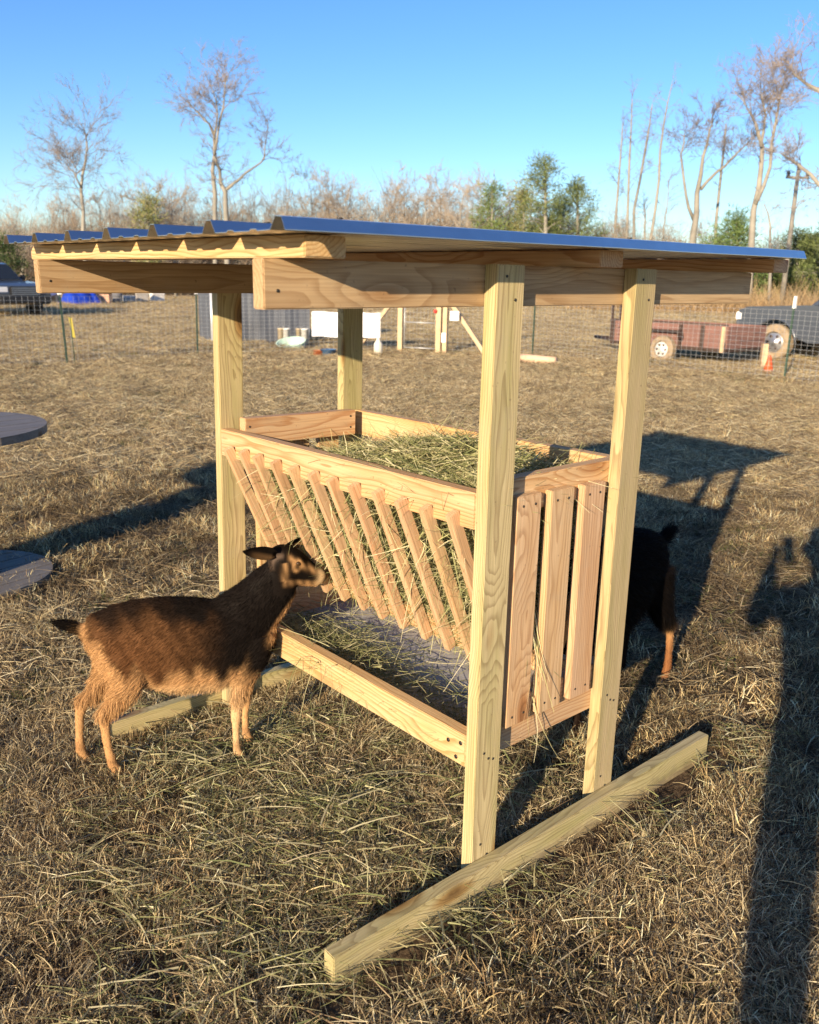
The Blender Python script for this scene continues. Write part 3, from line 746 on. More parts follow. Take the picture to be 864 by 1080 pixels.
def goat(name, origin, heading, scale, dark, label, head_yaw, head_up=0.0, lean=0.0):
    root = empty(name, origin, heading); root.scale = (scale,) * 3
    tag(root, label, 'goat', None)
    z = lambda p: p
    torso = [((.000, 0, .445), .028, .045), ((.025, 0, .455), .058, .082), ((.07, 0, .450), .080, .112), ((.13, 0, .442), .090, .132), ((.21, 0, .432), .104, .146), ((.30, 0, .415), .110, .153), ((.38, 0, .410), .104, .147), ((.44, 0, .418), .092, .140), ((.50, 0, .435), .078, .124), ((.548, 0, .442), .052, .09), ((.575, 0, .44), .03, .055)]
    hx, hz = .598, .670
    neck = [((.44, 0, .468), .064, .105), ((.50, 0, .508), .064, .100), ((.545, .003, .556), .055, .088), ((.578, -.004, .602), .049, .077), ((.598, -.008, .64), .042, .058), ((.612, -.012, .665), .034, .042)]
    cy_, sy_ = math.cos(head_yaw), math.sin(head_yaw)
    fwd = Vector((cy_ * math.cos(head_up), sy_ * math.cos(head_up), math.sin(head_up))); lat = Vector((-sy_, cy_, 0)); up = fwd.cross(lat) * 1.0
    hc = Vector((hx, -.012, hz))
    def hp(f, u, l=0): return tuple(hc + fwd * f + up * u + lat * l)
    HS = 1.13; HF = .95
    head = [(hp(f * HF, u * HS), a * HS, b * HS, lat) for f, u, a, b in ((-.040, .012, .026, .030), (-.020, .010, .040, .044), (.010, .005, .044, .050), (.042, -.004, .040, .046), (.070, -.013, .031, .039), (.100, -.022, .024, .031), (.128, -.029, .021, .027), (.148, -.033, .019, .023), (.160, -.036, .012, .014))]
    tubes = [torso, neck, head]
    tubes.append([(hp(f * HF, u * HS), a * HS, b * HS, lat) for f, u, a, b in ((-.015, -.030, .025, .024), (.03, -.040, .022, .020), (.09, -.050, .014, .013), (.135, -.054, .010, .009))])
    for q in (-1, 1):   # brow ridge and nostril wing
        tubes.append([(hp(.015 * HS, .034 * HS, q * .024 * HS), .012, .010, lat), (hp(.045 * HS, .022 * HS, q * .030 * HS), .011, .009, lat), (hp(.062 * HS, .006 * HS, q * .026 * HS), .007, .006, lat)])
    X = (1, 0, 0)
    def leg(pts, latv=(0, 1, 0)): tubes.append([(p, a, b, latv) for p, a, b in pts])
    # near side is -y (right), far side is +y (left)
    for s, dx in ((-1, .0), (1, -.075)):
        y0 = .058 * s
        if s < 0:
            leg([((.100, y0, .43), .036, .075), ((.118, y0 * 1.1, .36), .036, .068), ((.105, y0 * 1.15, .31), .027, .046), ((.072, y0 * 1.1, .265), .018, .026), ((.040, y0, .232), .0135, .022), ((.040, y0, .19), .0115, .0155), ((.044, y0, .12), .0105, .0135), ((.054, y0, .058), .0125, .0165), ((.066, y0, .034), .0125, .0155), ((.070, y0, .005), .0155, .021)])
        else:
            leg([((.085, y0, .43), .036, .075), ((.075, y0 * 1.1, .36), .036, .066), ((.045, y0 * 1.15, .30), .027, .044), ((.005, y0 * 1.1, .25), .018, .026), ((-.034, y0, .222), .0135, .022), ((-.044, y0, .18), .0115, .0155), ((-.050, y0, .11), .0105, .0135), ((-.050, y0, .055), .0125, .0165), ((-.040, y0, .032), .0125, .0155), ((-.036, y0, .005), .0155, .021)])
    for s, dx in ((-1, 0), (1, .038)):
        y0 = .050 * s
        leg([((.500, y0, .45), .028, .070), ((.492, y0 * 1.1, .37), .030, .056), ((.470 + dx * .4, y0 * 1.1, .31), .023, .036), ((.452 + dx * .8, y0, .25), .0165, .023), ((.442 + dx, y0, .200), .0145, .0185), ((.440 + dx, y0, .172), .015, .0185), ((.437 + dx, y0, .13), .0105, .0125), ((.437 + dx, y0, .075), .0105, .0125), ((.439 + dx, y0, .048), .0125, .0155), ((.449 + dx, y0, .028), .0125, .0155), ((.452 + dx, y0, .004), .0155, .021)])
    # tail, carried out and up
    tubes.append([((.03, 0, .478), .02, .024), ((-.005, 0, .493), .018, .020), ((-.035, 0, .506), .015, .017), ((-.065, 0, .52), .009, .011), ((-.085, 0, .526), .004, .005)])
    me = fused('body', tubes, .0058, 5)
    HC = np.array(hc); Fw = np.array(fwd); Up = np.array(up); La = np.array(lat)
    def color(P):
        x, y, zz = P[:, 0], P[:, 1], P[:, 2]
        wob = .02 * np.sin(x * 31 + y * 17) + .014 * np.sin(x * 71 + zz * 40)
        c = np.tile(TAN, (len(P), 1))
        # pale belly band, dark mantle above
        low = .335 + .03 * sstep(.2, 0, x) + .10 * sstep(.12, .0, x) + wob
        c = mixc(c, np.tile(CREAM, (len(P), 1)), sstep(.34, .28, zz) * sstep(.10, .2, x) * sstep(.5, .42, x) * .6)
        mantle = sstep(low - .01, low + .05, zz + .02 * np.sin(x * 95) * np.sin(x * 37)) * sstep(-.02, .03, x)
        br = mixc(np.tile(BROWN, (len(P), 1)) * (1 + .22 * np.sin(x * 47 + zz * 61) * np.sin(x * 23 - zz * 35) + .22 * np.sin(x * 130 + zz * 90))[:, None], np.tile(BLACK * 1.8, (len(P), 1)), np.clip(sstep(.24, .44, x) + .9 * sstep(.50, .56, zz + wob * .8), 0, 1))
        br = mixc(br, np.tile(RUST * .7, (len(P), 1)), .35 * sstep(.35, .1, x) * sstep(.56, .45, zz))
        c = mixc(c, br, mantle)
        # shoulder and chest dark to low down
        sh = sstep(.44, .50, x) * sstep(.30 + .0, .36, zz + wob * .6) * (zz < .62)
        c = mixc(c, np.tile(BLACK * 1.6, (len(P), 1)), sh)
        # buttock edge stays tan
        c = mixc(c, np.tile(TAN * .9, (len(P), 1)), sstep(.05, .0, x) * sstep(.47, .42, zz) * .8)
        # tan stripe down throat
        dn = (x - .60) * .78 - (zz - .55) * .62
        c = mixc(c, np.tile(TAN * .95, (len(P), 1)), sstep(.012, .026, dn) * sstep(.40, .44, zz) * (zz < .66) * sstep(.53, .57, x))
        # tail black above, tan edge below
        tl = sstep(-.0, -.02, x) * (zz > .45)
        c = mixc(c, np.tile(BLACK, (len(P), 1)), tl)
        # dark front of knees / fetlocks
        kn = np.exp(-((zz - .07) / .018) ** 2) * .45 * (zz < .2)
        c = mixc(c, np.tile(RUST * .6, (len(P), 1)), kn)
        c = mixc(c, np.tile(BLACK * 2.2, (len(P), 1)), sstep(.016, .010, zz))
        # head markings
        q = P - HC; f = q @ Fw; u = q @ Up; l = q @ La
        inh = sstep(-.075, -.055, u) * ((f > -.045) & (zz > .56) & (np.abs(f) < .25) & (x > .56)).astype(float) * sstep(-.055, -.03, f)
        hcx = np.tile(BLACK * 1.3, (len(P), 1))
        al = np.abs(l)
        f = f / HF; u = u / HS; al = al / HS
        stripe = np.exp(-(((u - .030 + .34 * f) / .0095) ** 2)) * (al > .012) * sstep(.0, .02, f)      # over the eye to the nose
        ring = np.exp(-((np.hypot(f - .044, u - .006) - .014) / .006) ** 2) * (al > .012)
        cheek = np.exp(-(((f - .004 + .2 * u) / .010) ** 2)) * (u < .012) * (u > -.045)
        jawl = sstep(-.034, -.046, u) * sstep(.0, .02, f)
        hcx = mixc(hcx, np.tile(TAN, (len(P), 1)), np.clip((.75 * stripe + .75 * ring + .6 * cheek + jawl * .5) * (.75 + .35 * np.sin(f * 210 + u * 130)), 0, .8))
        hcx = mixc(hcx, np.tile(CREAM * .8, (len(P), 1)), np.exp(-(((f - .138) / .014) ** 2)) * .75)
        hcx = mixc(hcx, np.tile(np.array((.16, .11, .08)), (len(P), 1)), np.exp(-(((np.hypot(f + .008, u - .0) - .030) / .007) ** 2)) * sstep(.0, -.01, f) * sstep(-.02, -.005, u) * .5)
        c = mixc(c, hcx, inh)
        if dark > 0:
            dk = sstep(.18, .26, zz)
            c = mixc(c, np.tile(BLACK * 1.2, (len(P), 1)), dk * dark)
            c = mixc(c, np.tile(RUST * .9, (len(P), 1)), sstep(.24, .1, zz) * .9)
            c = mixc(c, np.tile(BLACK, (len(P), 1)), np.clip(sstep(.03, .01, y) + (x > .3), 0, 1) * .97)
        return np.clip(c, 0, 1)
    paint(me, color); me.materials.append(M['fur'])
    body = put('body', me, None, root, Matrix.Identity(4), local=True)
    def flow(P):
        D = np.zeros_like(P); D[:] = (-.75, 0, -.45)
        lg = P[:, 2] < .3; D[lg] = (-.1, 0, -1)
        nk = (P[:, 0] > .5) & (P[:, 2] > .45); D[nk] = (-.7, 0, -.75)
        tl = P[:, 0] < .0; t2 = tl & (P[:, 2] > .46); D[t2] = (-1, 0, .15)
        q = P - HC; hd = (q @ Fw > -.04) & (P[:, 2] > .58) & (P[:, 0] > .57); D[hd] = -Fw
        return D
    def length(P):
        L0 = np.full(len(P), .021 + .006 * dark); L0 += dark * .04 * sstep(.40, .30, P[:, 2]) * (P[:, 2] > .2) * (P[:, 0] > .1) * (P[:, 0] < .45); lg = sstep(.26, .18, P[:, 2]); L0 = L0 * (1 - .65 * lg)
        L0 += .018 * sstep(.38, .28, P[:, 2]) * (P[:, 2] > .235) * (P[:, 0] < .56)
        q = P - HC; hd = (q @ Fw > -.045) & (P[:, 2] > .58) & (P[:, 0] > .57); L0[hd] = .006
        nk = (P[:, 0] > .5) & ~hd; L0[nk] *= .8
        tl = (P[:, 0] < -.01) & (P[:, 2] > .46); L0[tl] = .034 + .036 * dark
        return L0
    fur_on(me, color, flow, 120000, length, .0011, root)
    # ears
    for s in (-1, 1):
        root_p = hc + fwd * (-.005 if s > 0 else -.030) + up * .038 + lat * (.030 * s)
        direc = ((lat * .30 + fwd * .78 + up * .34) if (s > 0 and dark == 0) else (-lat * .42 - fwd * .88 + up * .20) if dark == 0 else (lat * s * .9 - fwd * .3)).normalized()
        across = fwd.cross(direc).normalized(); across = (up * .8 + fwd * .6).normalized()
        across = (across - direc * across.dot(direc)).normalized(); nrm = direc.cross(across)
        mb = MB(); V = []; n = 9; kk = 9
        for i in range(n):
            t = i / (n - 1); w = (.009 + .0145 * math.sin(math.pi * min(1, t * 1.05) ** .8)) * (1 if t < .95 else .35)
            for side in (0, 1):
                for j in range(kk):
                    a = -1 + 2 * j / (kk - 1)
                    dep = .010 * a * a * (1 - t * .6) + (.0022 if side else 0)
                    V.append(root_p + direc * (.128 * t) + across * (w * a) + nrm * (dep * s) + Vector((0, 0, -.010 * t * t)))
        idx = lambda i, side, j: (i * 2 + side) * kk + j
        F = []
        for i in range(n - 1):
            for j in range(kk - 1):
                F.append((idx(i, 0, j), idx(i, 0, j + 1), idx(i + 1, 0, j + 1), idx(i + 1, 0, j)))
                F.append((idx(i, 1, j), idx(i + 1, 1, j), idx(i + 1, 1, j + 1), idx(i, 1, j + 1)))
            F.append((idx(i, 0, 0), idx(i + 1, 0, 0), idx(i + 1, 1, 0), idx(i, 1, 0)))
            F.append((idx(i, 0, kk - 1), idx(i, 1, kk - 1), idx(i + 1, 1, kk - 1), idx(i + 1, 0, kk - 1)))
        for i in (0, n - 1):
            F.append(tuple(idx(i, 0, j) for j in range(kk)) + tuple(idx(i, 1, j) for j in reversed(range(kk))))
        mb.add(V, F, True); em = mb.me('ear')
        def ecol(P, rp=np.array(root_p), dd=np.array(direc), ac=np.array(across)):
            t = (P - rp) @ dd / .11; a = (P - rp) @ ac
            c = np.tile(BLACK * 1.6, (len(P), 1)); c = mixc(c, np.tile(TAN * .8, (len(P), 1)), sstep(.0, -.014, a) * sstep(.95, .6, t) * (.7 if s > 0 else .25))
            return c
        paint(em, ecol); em.materials.append(M['fur'])
        e = put('ear', em, None, root, Matrix.Identity(4), local=True)
        fur_on(em, ecol, lambda P, dd=np.array(direc): np.tile(dd, (len(P), 1)), 3500, lambda P: np.full(len(P), .006), .0008, e, 'ear_hair')
    # eyes
    for s in (-1, 1):
        c = hc + fwd * .044 + up * .014 + lat * (.0385 * s)
        mb = MB(); r = .0088
        mb.lathe([(.0008, -r)] + [(r * math.cos(a), r * math.sin(a)) for a in np.linspace(-1.4, 1.4, 9)] + [(.0008, r)], k=14)
        eye = mb.build('eye', M['eye'], root, Matrix.Translation(c), local=True)
    return root

M['eye'] = simple('eye_dark', (.05, .028, .012), .08, 0, .05)
head_dir = math.atan2(-.434, .901)
goat('goat', (-.528, 1.158, gz(-.53, 1.16) - .003), head_dir, 1.0, 0.0,
     'brown goat with tan legs standing left of the feeder, nose at the slats', R(4), -.17)
goat('goat', (1.428, .447, gz(1.41, .44) - .004), R(184), 1.17, 1.0,
     'black haired goat with raised tail mostly hidden behind the right feeder post', R(4), -.25)

# ------------------------------------------------------------------ cable spool table
M['greyplank'] = wood('weathered_grey_planks', (.21, .19, .165), (.12, .105, .09), (.8, .8, .84), ring=70, contrast=.6)
def spool():
    root = empty('cable_spool', (-.385, 3.28, 0)); tag(root, 'weathered grey wooden cable spool table at the left edge of the grass', 'spool table')
    def disc(name, r, z0, z1, cx=0, cy=0, n=7):
        mb = MB(); rot = R(12)
        for k in range(n):
            a0 = -r + 2 * r * k / n + .004; a1 = -r + 2 * r * (k + 1) / n - .004
            P = []
            for j in range(9):
                y = a0 + (a1 - a0) * j / 8; P.append((math.sqrt(max(r * r - y * y, .0001)), y))
            poly = P + [(-x, y) for x, y in reversed(P)]
            V = [(x, y, z0) for x, y in poly] + [(x, y, z1) for x, y in poly]; m = len(poly)
            mb.add(V, [tuple(range(m))[::-1], tuple(range(m, 2 * m))] + [(i, (i + 1) % m, m + (i + 1) % m, m + i) for i in range(m)])
        return mb.build(name, M['greyplank'], root, Matrix.Translation((-.385 + cx, 3.28 + cy, 0)) @ Matrix.Rotation(rot, 4, 'Z'))
    disc('bottom_disc', .397, .018, .056, .036, -.022)
    disc('top_disc', .515, .755, .795, -.01, .11)
    for k in range(4):
        a = .6 + k * math.pi / 2; mb = MB(); mb.lathe([(.012, .795), (.012, .803), (.006, .806)], (-.395 + .13 * math.cos(a), 3.39 + .13 * math.sin(a), 0), 8); mb.build('bolt', M['screw'], root)
    mb = MB()
    for k in range(16):
        a = 2 * math.pi * k / 16; b = 2 * math.pi * (k + .92) / 16; r = .19
        V = [(r * math.cos(t) * q, r * math.sin(t) * q, z) for z in (.057, .754) for q in (1, .88) for t in (a, b)]
        mb.add(V, [(0, 1, 3, 2), (4, 6, 7, 5), (0, 4, 5, 1), (2, 3, 7, 6), (0, 2, 6, 4), (1, 5, 7, 3)])
    mb.build('drum', M['greyplank'], root, Matrix.Translation((-.385, 3.30, 0)))
spool()

# ------------------------------------------------------------------ photographer (casts the shadow at the right)
M['jacket'] = simple('dark_jacket', (.04, .045, .06), .85, 0, .25, 8, .3)
M['jeans'] = simple('blue_jeans', (.06, .08, .14), .9, 0, .25, 10, .2)
M['skin'] = simple('skin', (.48, .30, .21), .5, 0, .06)
M['hair'] = simple('brown_hair', (.06, .035, .02), .6, 0, .3, 60, .4)
M['phone'] = simple('phone_black', (.02, .02, .022), .25, 0, .05)
M['boot'] = simple('brown_boot', (.09, .05, .03), .7, 0, .2)
def photographer():
    fwd2 = Vector((.6588, .7523, 0)); az = math.atan2(fwd2.y, fwd2.x)
    base = Vector((CAM.x, CAM.y, 0)) - fwd2 * .46 + Vector((.028, .005, 0))
    root = empty('person', base, az); tag(root, 'person in dark jacket and jeans holding up a phone with both hands', 'person')
    # local: x forward, y left, z up
    Y = (0, 1, 0); X = (1, 0, 0)
    tubes = []
    body = [((0, 0, .86), .17, .12, Y), ((0, 0, .95), .175, .125, Y), ((.01, 0, 1.08), .155, .11, Y), ((.015, 0, 1.22), .18, .12, Y), ((.01, 0, 1.36), .205, .115, Y), ((0, 0, 1.43), .17, .085, Y), ((.0, 0, 1.475), .07, .065, Y), ((.015, 0, 1.54), .055, .058, Y), ((.03, 0, 1.60), .06, .075, Y)]
    head = [((.03, 0, 1.56), .045, .06, Y), ((.035, 0, 1.60), .068, .088, Y), ((.03, 0, 1.66), .076, .098, Y), ((.025, 0, 1.71), .074, .094, Y), ((.02, 0, 1.75), .058, .075, Y), ((.015, 0, 1.775), .026, .035, Y)]
    tubes += [body, head]
    tubes.append([((.115, 0, 1.675), .008, .01, Y), ((.128, 0, 1.655), .012, .014, Y), ((.148, 0, 1.635), .013, .012, Y), ((.118, 0, 1.625), .010, .008, Y)])
    lens = Vector((.46, 0, 1.546))   # roughly where the phone is, in body space
    for s in (1, -1):
        tubes.append([((0, .09 * s, .90), .088, .10, Y), ((.01, .10 * s, .75), .080, .088, Y), ((.015, .105 * s, .52), .058, .065, Y), ((.005, .11 * s, .46), .052, .06, Y), ((-.01, .115 * s, .34), .052, .058, Y), ((-.02, .12 * s, .12), .042, .045, Y), ((-.02, .12 * s, .09), .04, .05, Y)])
        tubes.append([((-.06, .12 * s, .045), .035, .045, Y), ((0, .125 * s, .05), .042, .052, Y), ((.10, .135 * s, .04), .045, .038, Y), ((.17, .14 * s, .03), .03, .025, Y)])
        sh = Vector((0, .19 * s, 1.39)); el = Vector((.14, .25 * s, 1.27)); wr = Vector((.37, .115 * s, 1.44))
        tubes.append([(tuple(sh.lerp(Vector((0, .1 * s, 1.38)), .5)), .06, .065, X), (tuple(sh), .062, .066, X), (tuple(sh.lerp(el, .5)), .060, .064, X), (tuple(el), .058, .058, X), (tuple(el.lerp(wr, .35)), .055, .054, X), (tuple(el.lerp(wr, .8)), .042, .042, X), (tuple(wr), .028, .03, X)])
        # palm behind the edge of the phone and fingers round it
        pl = Vector((.415, .088 * s, 1.50))
        tubes.append([(tuple(wr), .026, .022, X), (tuple(wr.lerp(pl, .6)), .034, .018, X), (tuple(pl), .038, .017, X), (tuple(pl + Vector((.015, -.004 * s, .03))), .034, .014, X)])
        for f in range(4):
            z0 = 1.487 + f * .019; r = .0082 - .0006 * abs(f - 1.5)
            a = Vector((.420, .090 * s, z0)); b = Vector((.448, .096 * s, z0 + .006)); c = Vector((.456, .088 * s, z0 + .010)); d = Vector((.457, .077 * s - (0.002 * f) * s, z0 + .012))
            tubes.append([(tuple(p), q, q, (0, 0, 1)) for p, q in ((a, r * 1.1), (b, r), (c, r * .95), (d, r * .75))])
        tubes.append([(tuple(p), q, q, (0, 0, 1)) for p, q in ((pl + Vector((-.01, -.01 * s, -.01)), .013), (Vector((.412, .070 * s, 1.505)), .011), (Vector((.420, .05 * s, 1.52)), .009), (Vector((.424, .042 * s, 1.528)), .006))])
    me = fused('body', tubes, .0065, 3)
    me.materials.append(M['jacket']); me.materials.append(M['jeans']); me.materials.append(M['skin']); me.materials.append(M['boot'])
    mi = []
    for p in me.polygons:
        c = p.center
        k = 0
        if c.z < .10: k = 3
        elif c.z < .93: k = 1
        if c.z > 1.485 or (c.x > .345 and c.z > 1.36): k = 2
        mi.append(k)
    me.polygons.foreach_set('material_index', mi)
    put('body', me, None, root, Matrix.Identity(4), local=True)
    mb = MB()
    V, F = ring_tube([((-.0, 0, 1.56), .055, .05, Y), ((-.012, 0, 1.61), .076, .075, Y), ((.006, 0, 1.67), .086, .098, Y), ((.008, 0, 1.72), .083, .099, Y), ((.010, 0, 1.765), .066, .082, Y), ((.01, 0, 1.795), .03, .04, Y)])
    mb.add(V, F, True); mb.build('hair', M['hair'], root, Matrix.Identity(4), local=True)
    for s in (1, -1):
        mb = MB(); mb.lathe([(.002, -.011)] + [(.011 * math.cos(a), .011 * math.sin(a)) for a in np.linspace(-1.2, 1.2, 7)] + [(.002, .011)], k=12)
        mb.build('eye', M['eye'], root, Matrix.Translation((.112, .032 * s, 1.668)), local=True)
        mb = MB(); mb.add(*ring_tube([((.015, .074 * s, 1.62), .008, .012, X), ((.012, .084 * s, 1.65), .010, .022, X), ((.008, .084 * s, 1.685), .007, .014, X)], 10), True); mb.build('ear', M['skin'], root, Matrix.Identity(4), local=True)
    # the phone, just behind the point of view
    ph = empty('phone', CAM - (CM @ Vector((0, 0, -1))) * .022, 0); tag(ph, 'black phone held upright in both hands of the person', 'phone')
    mb = MB(); mb.box(-.038, .038, -.118, .045, -.004, .004)
    mw = Matrix.Translation(CAM - (CM @ Vector((0, 0, -1))) * .018) @ CM.to_4x4()
    mb.build('phone_body', M['phone'], ph, mw, .003)
    mb = MB(); mb.box(-.034, .034, -.114, .041, .0042, .0048); mb.build('screen', simple('phone_screen', (.03, .03, .035), .05), ph, mw)
photographer()

# ------------------------------------------------------------------ fence
M['tpost'] = simple('green_post', (.045, .085, .06), .6, .2, .2)
M['white'] = simple('white_plastic', (.80, .80, .77), .5, 0, .06)
M['wire'] = simple('galvanised_wire', (.44, .45, .45), .45, .5, .1)
M['oldwood'] = simple('tan_lumber', (.52, .38, .23), .8, 0, .2, 9)
def tpost(x, y, h=1.36, root=None, tilt=0.0, yellow=False):
    mb = MB(); mb.box(-.018, .018, -.003, .003, 0, h); mb.box(-.003, .003, .0032, .026, 0, h)
    for k in range(14): mb.box(-.007, .007, -.011, -.0032, .12 + k * .085, .15 + k * .085)
    p = mb.build('fence_post', M['tpost'], root, Matrix.Translation((x, y, gz(x, y) - .02)) @ Matrix.Rotation(tilt, 4, 'Y'))
    mb = MB(); mb.prism([(-.03, h - .16), (.03, h - .16), (.022, h + .03), (-.022, h + .03)], -.018, .018)
    mb.build('insulator_cap', M['white'], p, Matrix.Translation((0, 0, 0)), local=True)
    return p
def fence(pts, label, h=1.15, posts=(), cell=(.102, .076)):
    root = empty('wire_fence', (pts[0][0], pts[0][1], 0)); tag(root, label, 'fence')
    for (x, y, t) in posts: tpost(x, y, root=root, tilt=t)
    mb = MB(); r = .0015
    for (x0, y0), (x1, y1) in zip(pts, pts[1:]):
        Ln = math.hypot(x1 - x0, y1 - y0); n = max(1, int(Ln / cell[0])); ux, uy = (x1 - x0) / Ln, (y1 - y0) / Ln
        def bar(a, b, r=r):
            a, b = Vector(a), Vector(b); d = (b - a).normalized(); u = Vector((-uy, ux, 0)); w = d.cross(u) if abs(d.z) > .5 else Vector((0, 0, 1))
            V = [p + u * r * i + w * r * j for p in (a, b) for i, j in ((-1, -1), (1, -1), (1, 1), (-1, 1))]
            mb.add(V, [(0, 1, 5, 4), (1, 2, 6, 5), (2, 3, 7, 6), (3, 0, 4, 7)])
        for i in range(n + 1):
            x, y = x0 + ux * Ln * i / n, y0 + uy * Ln * i / n; g = gz(x, y)
            bar((x, y, g + .02), (x, y, g + h))
        m = int(h / cell[1]); seg = max(1, int(Ln / 1.2))
        for k in range(m + 1):
            for q in range(seg):
                a, b = Ln * q / seg, Ln * (q + 1) / seg
                xa, ya, xb, yb = x0 + ux * a, y0 + uy * a, x0 + ux * b, y0 + uy * b
                zz = .02 + (h - .02) * k / m
                bar((xa, ya, gz(xa, ya) + zz), (xb, yb, gz(xb, yb) + zz))
    mb.build('wire_mesh', M['wire'], root)
    return root
fence([(-2.6, 12.2), (1.0, 13.1), (4.0, 13.8), (6.76, 14.4), (9.2, 13.75), (10.84, 13.06)], 'wire fence with a yellow marker beside it, left of the garden gate', posts=((1.0, 13.1, 0), (4.0, 13.8, -.03), (6.76, 14.4, .02), (9.75, 13.5, 0)))
fence([(11.26, 12.31), (13.0, 11.2), (12.62, 8.2), (12.57, 5.39), (12.3, 1.5), (12.1, -1.5)], 'wire fence on green metal posts in front of the trailer and dark pickup', posts=((13.0, 11.2, 0), (12.57, 5.39, .01), (12.3, 1.5, 0)))

def gate():
    a = Vector((10.84, 13.06, 0)); b = Vector((11.26, 12.31, 0)); d = (b - a).normalized(); n = Vector((-d.y, d.x, 0))
    root = empty('garden_gate', a); tag(root, 'narrow wire garden gate between tall lumber posts with slanted braces', 'gate')
    def stick(name, p, q, w=.09, mat=M['oldwood']):
        p, q = Vector(p), Vector(q); ax = (q - p).normalized(); s = n.cross(ax).normalized() if abs(ax.dot(n)) < .9 else Vector((0, 0, 1)); mb = MB()
        V = [e + s * w / 2 * i + n * w / 2 * j for e in (p, q) for i, j in ((-1, -1), (1, -1), (1, 1), (-1, 1))]
        mb.add(V, [(0, 1, 2, 3), (7, 6, 5, 4), (0, 4, 5, 1), (1, 5, 6, 2), (2, 6, 7, 3), (3, 7, 4, 0)]); return mb.build(name, mat, root, bevel=.004)
    stick('gate_post', a, a + Vector((0, 0, 1.9)), .10); stick('gate_post', b, b + Vector((0, 0, 1.95)), .11); stick('gate_post', b + d * .14, b + d * .14 + Vector((0, 0, 1.9)), .09)
    stick('brace', a - d * .06 + Vector((0, 0, 1.25)), a - d * 1.0 + Vector((0, 0, .03)), .08)
    stick('brace', b + d * .2 + Vector((0, 0, 1.15)), b + d * 1.05 + Vector((0, 0, .03)), .08)
    g = MB()
    for z in (.12, 1.18, .65): g.tube([a + d * .08 + Vector((0, 0, z)), b - d * .08 + Vector((0, 0, z))], .014, 6)
    for t in (.09, .82): g.tube([a + d * t + Vector((0, 0, .12)), a + d * t + Vector((0, 0, 1.18))], .014, 6)
    for k in range(9): g.tube([a + d * (.13 + k * .08) + Vector((0, 0, .12)), a + d * (.13 + k * .08) + Vector((0, 0, 1.18))], .0025, 4)
    for k in range(9): g.tube([a + d * .09 + Vector((0, 0, .2 + k * .11)), a + d * .82 + Vector((0, 0, .2 + k * .11))], .0025, 4)
    g.build('gate_frame', M['wire'], root)
    mb = MB(); mb.lathe([(.03, 0), (.035, .05), (.03, .07)], tuple(b - d * .06 - n * .08 + Vector((0, 0, .86))), 10); mb.build('latch', simple('red_plastic', (.6, .04, .03), .5), root)
gate()

def panel(name, px0, py0, px1, py1, dist, mat, label, cat, thick=.006, wave=0.0, back=None):
    """upright flat thing hung on the fence, real size worked out from its distance"""
    a = at_d(px0, py1, dist); b = at_d(px1, py1, dist); c = at_d(px0, py0, dist)
    h = c.z - a.z; d = (b - a); d.z = 0; w = d.length; d.normalize(); n = Vector((-d.y, d.x, 0))
    mb = MB(); K = 14; V = []
    for i in range(K + 1):
        for z in (0, h):
            for s in (0, 1):
                o = wave * math.sin(i * 1.3 + (2 if z else 0))
                V.append(a + d * (w * i / K) + Vector((0, 0, z + wave * .6 * math.sin(i * .9) * (1 if z else 1))) + n * (o + thick * s))
    F = []
    for i in range(K):
        q = i * 4; F += [(q, q + 4, q + 6, q + 2), (q + 1, q + 3, q + 7, q + 5), (q, q + 1, q + 5, q + 4), (q + 2, q + 6, q + 7, q + 3)]
    F += [(0, 2, 3, 1), (4 * K, 4 * K + 1, 4 * K + 3, 4 * K + 2)]
    mb.add(V, F); o = mb.build(name, mat); return tag(o, label, cat)
M['tarp_white'] = simple('white_sheet', (.78, .80, .84), .6, 0, .06, 3)
panel('white_banner', 329, 328.5, 401, 355, 19.0, M['tarp_white'], 'plain white sheet hung on the fence left of the gate', 'banner', wave=.02)
panel('notice_sign', 474.5, 328, 484, 338, 18.3, M['white'], 'small square white sign on the fence right of the gate', 'sign')
panel('notice_card', 465.5, 351, 470, 361, 18.2, M['white'], 'small upright white card low on the fence beside the gate post', 'sign')

# grey tarp shelter
def shelter():
    a = at_d(226, 366, 20.6); b = at_d(327, 366, 21.2); a.z = b.z = 0
    d = (b - a).normalized(); n = Vector((-d.y, d.x, 0)); w = (b - a).length
    root = empty('tarp_shelter', (a + b) / 2); tag(root, 'low grey tarp covered animal shelter behind the fence', 'shelter')
    mt = simple('grey_tarp', (.085, .095, .115), .6, 0, .3, 2.2, .2)
    V = []; K = 60; prof = [(0, 0), (0, 1.15), (.5, 1.45), (1.6, 1.2), (1.6, 0)]
    for i in range(K + 1):
        for (q, z) in prof:
            o = .004 * math.sin(i * 1.55) + .02 * math.sin(i * .37 + z)
            V.append(a + d * (w * i / K) + n * (q + o) + Vector((0, 0, z - (.03 * math.sin(i * .3) if z else 0))))
    m = len(prof); F = [(i * m + j, i * m + j + 1, (i + 1) * m + j + 1, (i + 1) * m + j) for i in range(K) for j in range(m - 1)] + [tuple(range(m)), tuple(K * m + j for j in reversed(range(m)))]
    put('tarp', mesh('tarp', V, F, False), mt, root)
    mb = MB(); mb.tube([a - n * .05 - d * .03, a - n * .05 - d * .03 + Vector((0, 0, 1.2))], .045, 8); mb.build('corner_pole', simple('pale_pipe', (.55, .57, .60), .4, .3), root)
    mb = MB(); e = a + d * .22 - n * .06; mb.tube([e, e + Vector((.02, 0, 1.15))], .03, 8); mb.build('support_pole', simple('pale_pipe_dull', (.36, .37, .38), .5, .2), root)
shelter()

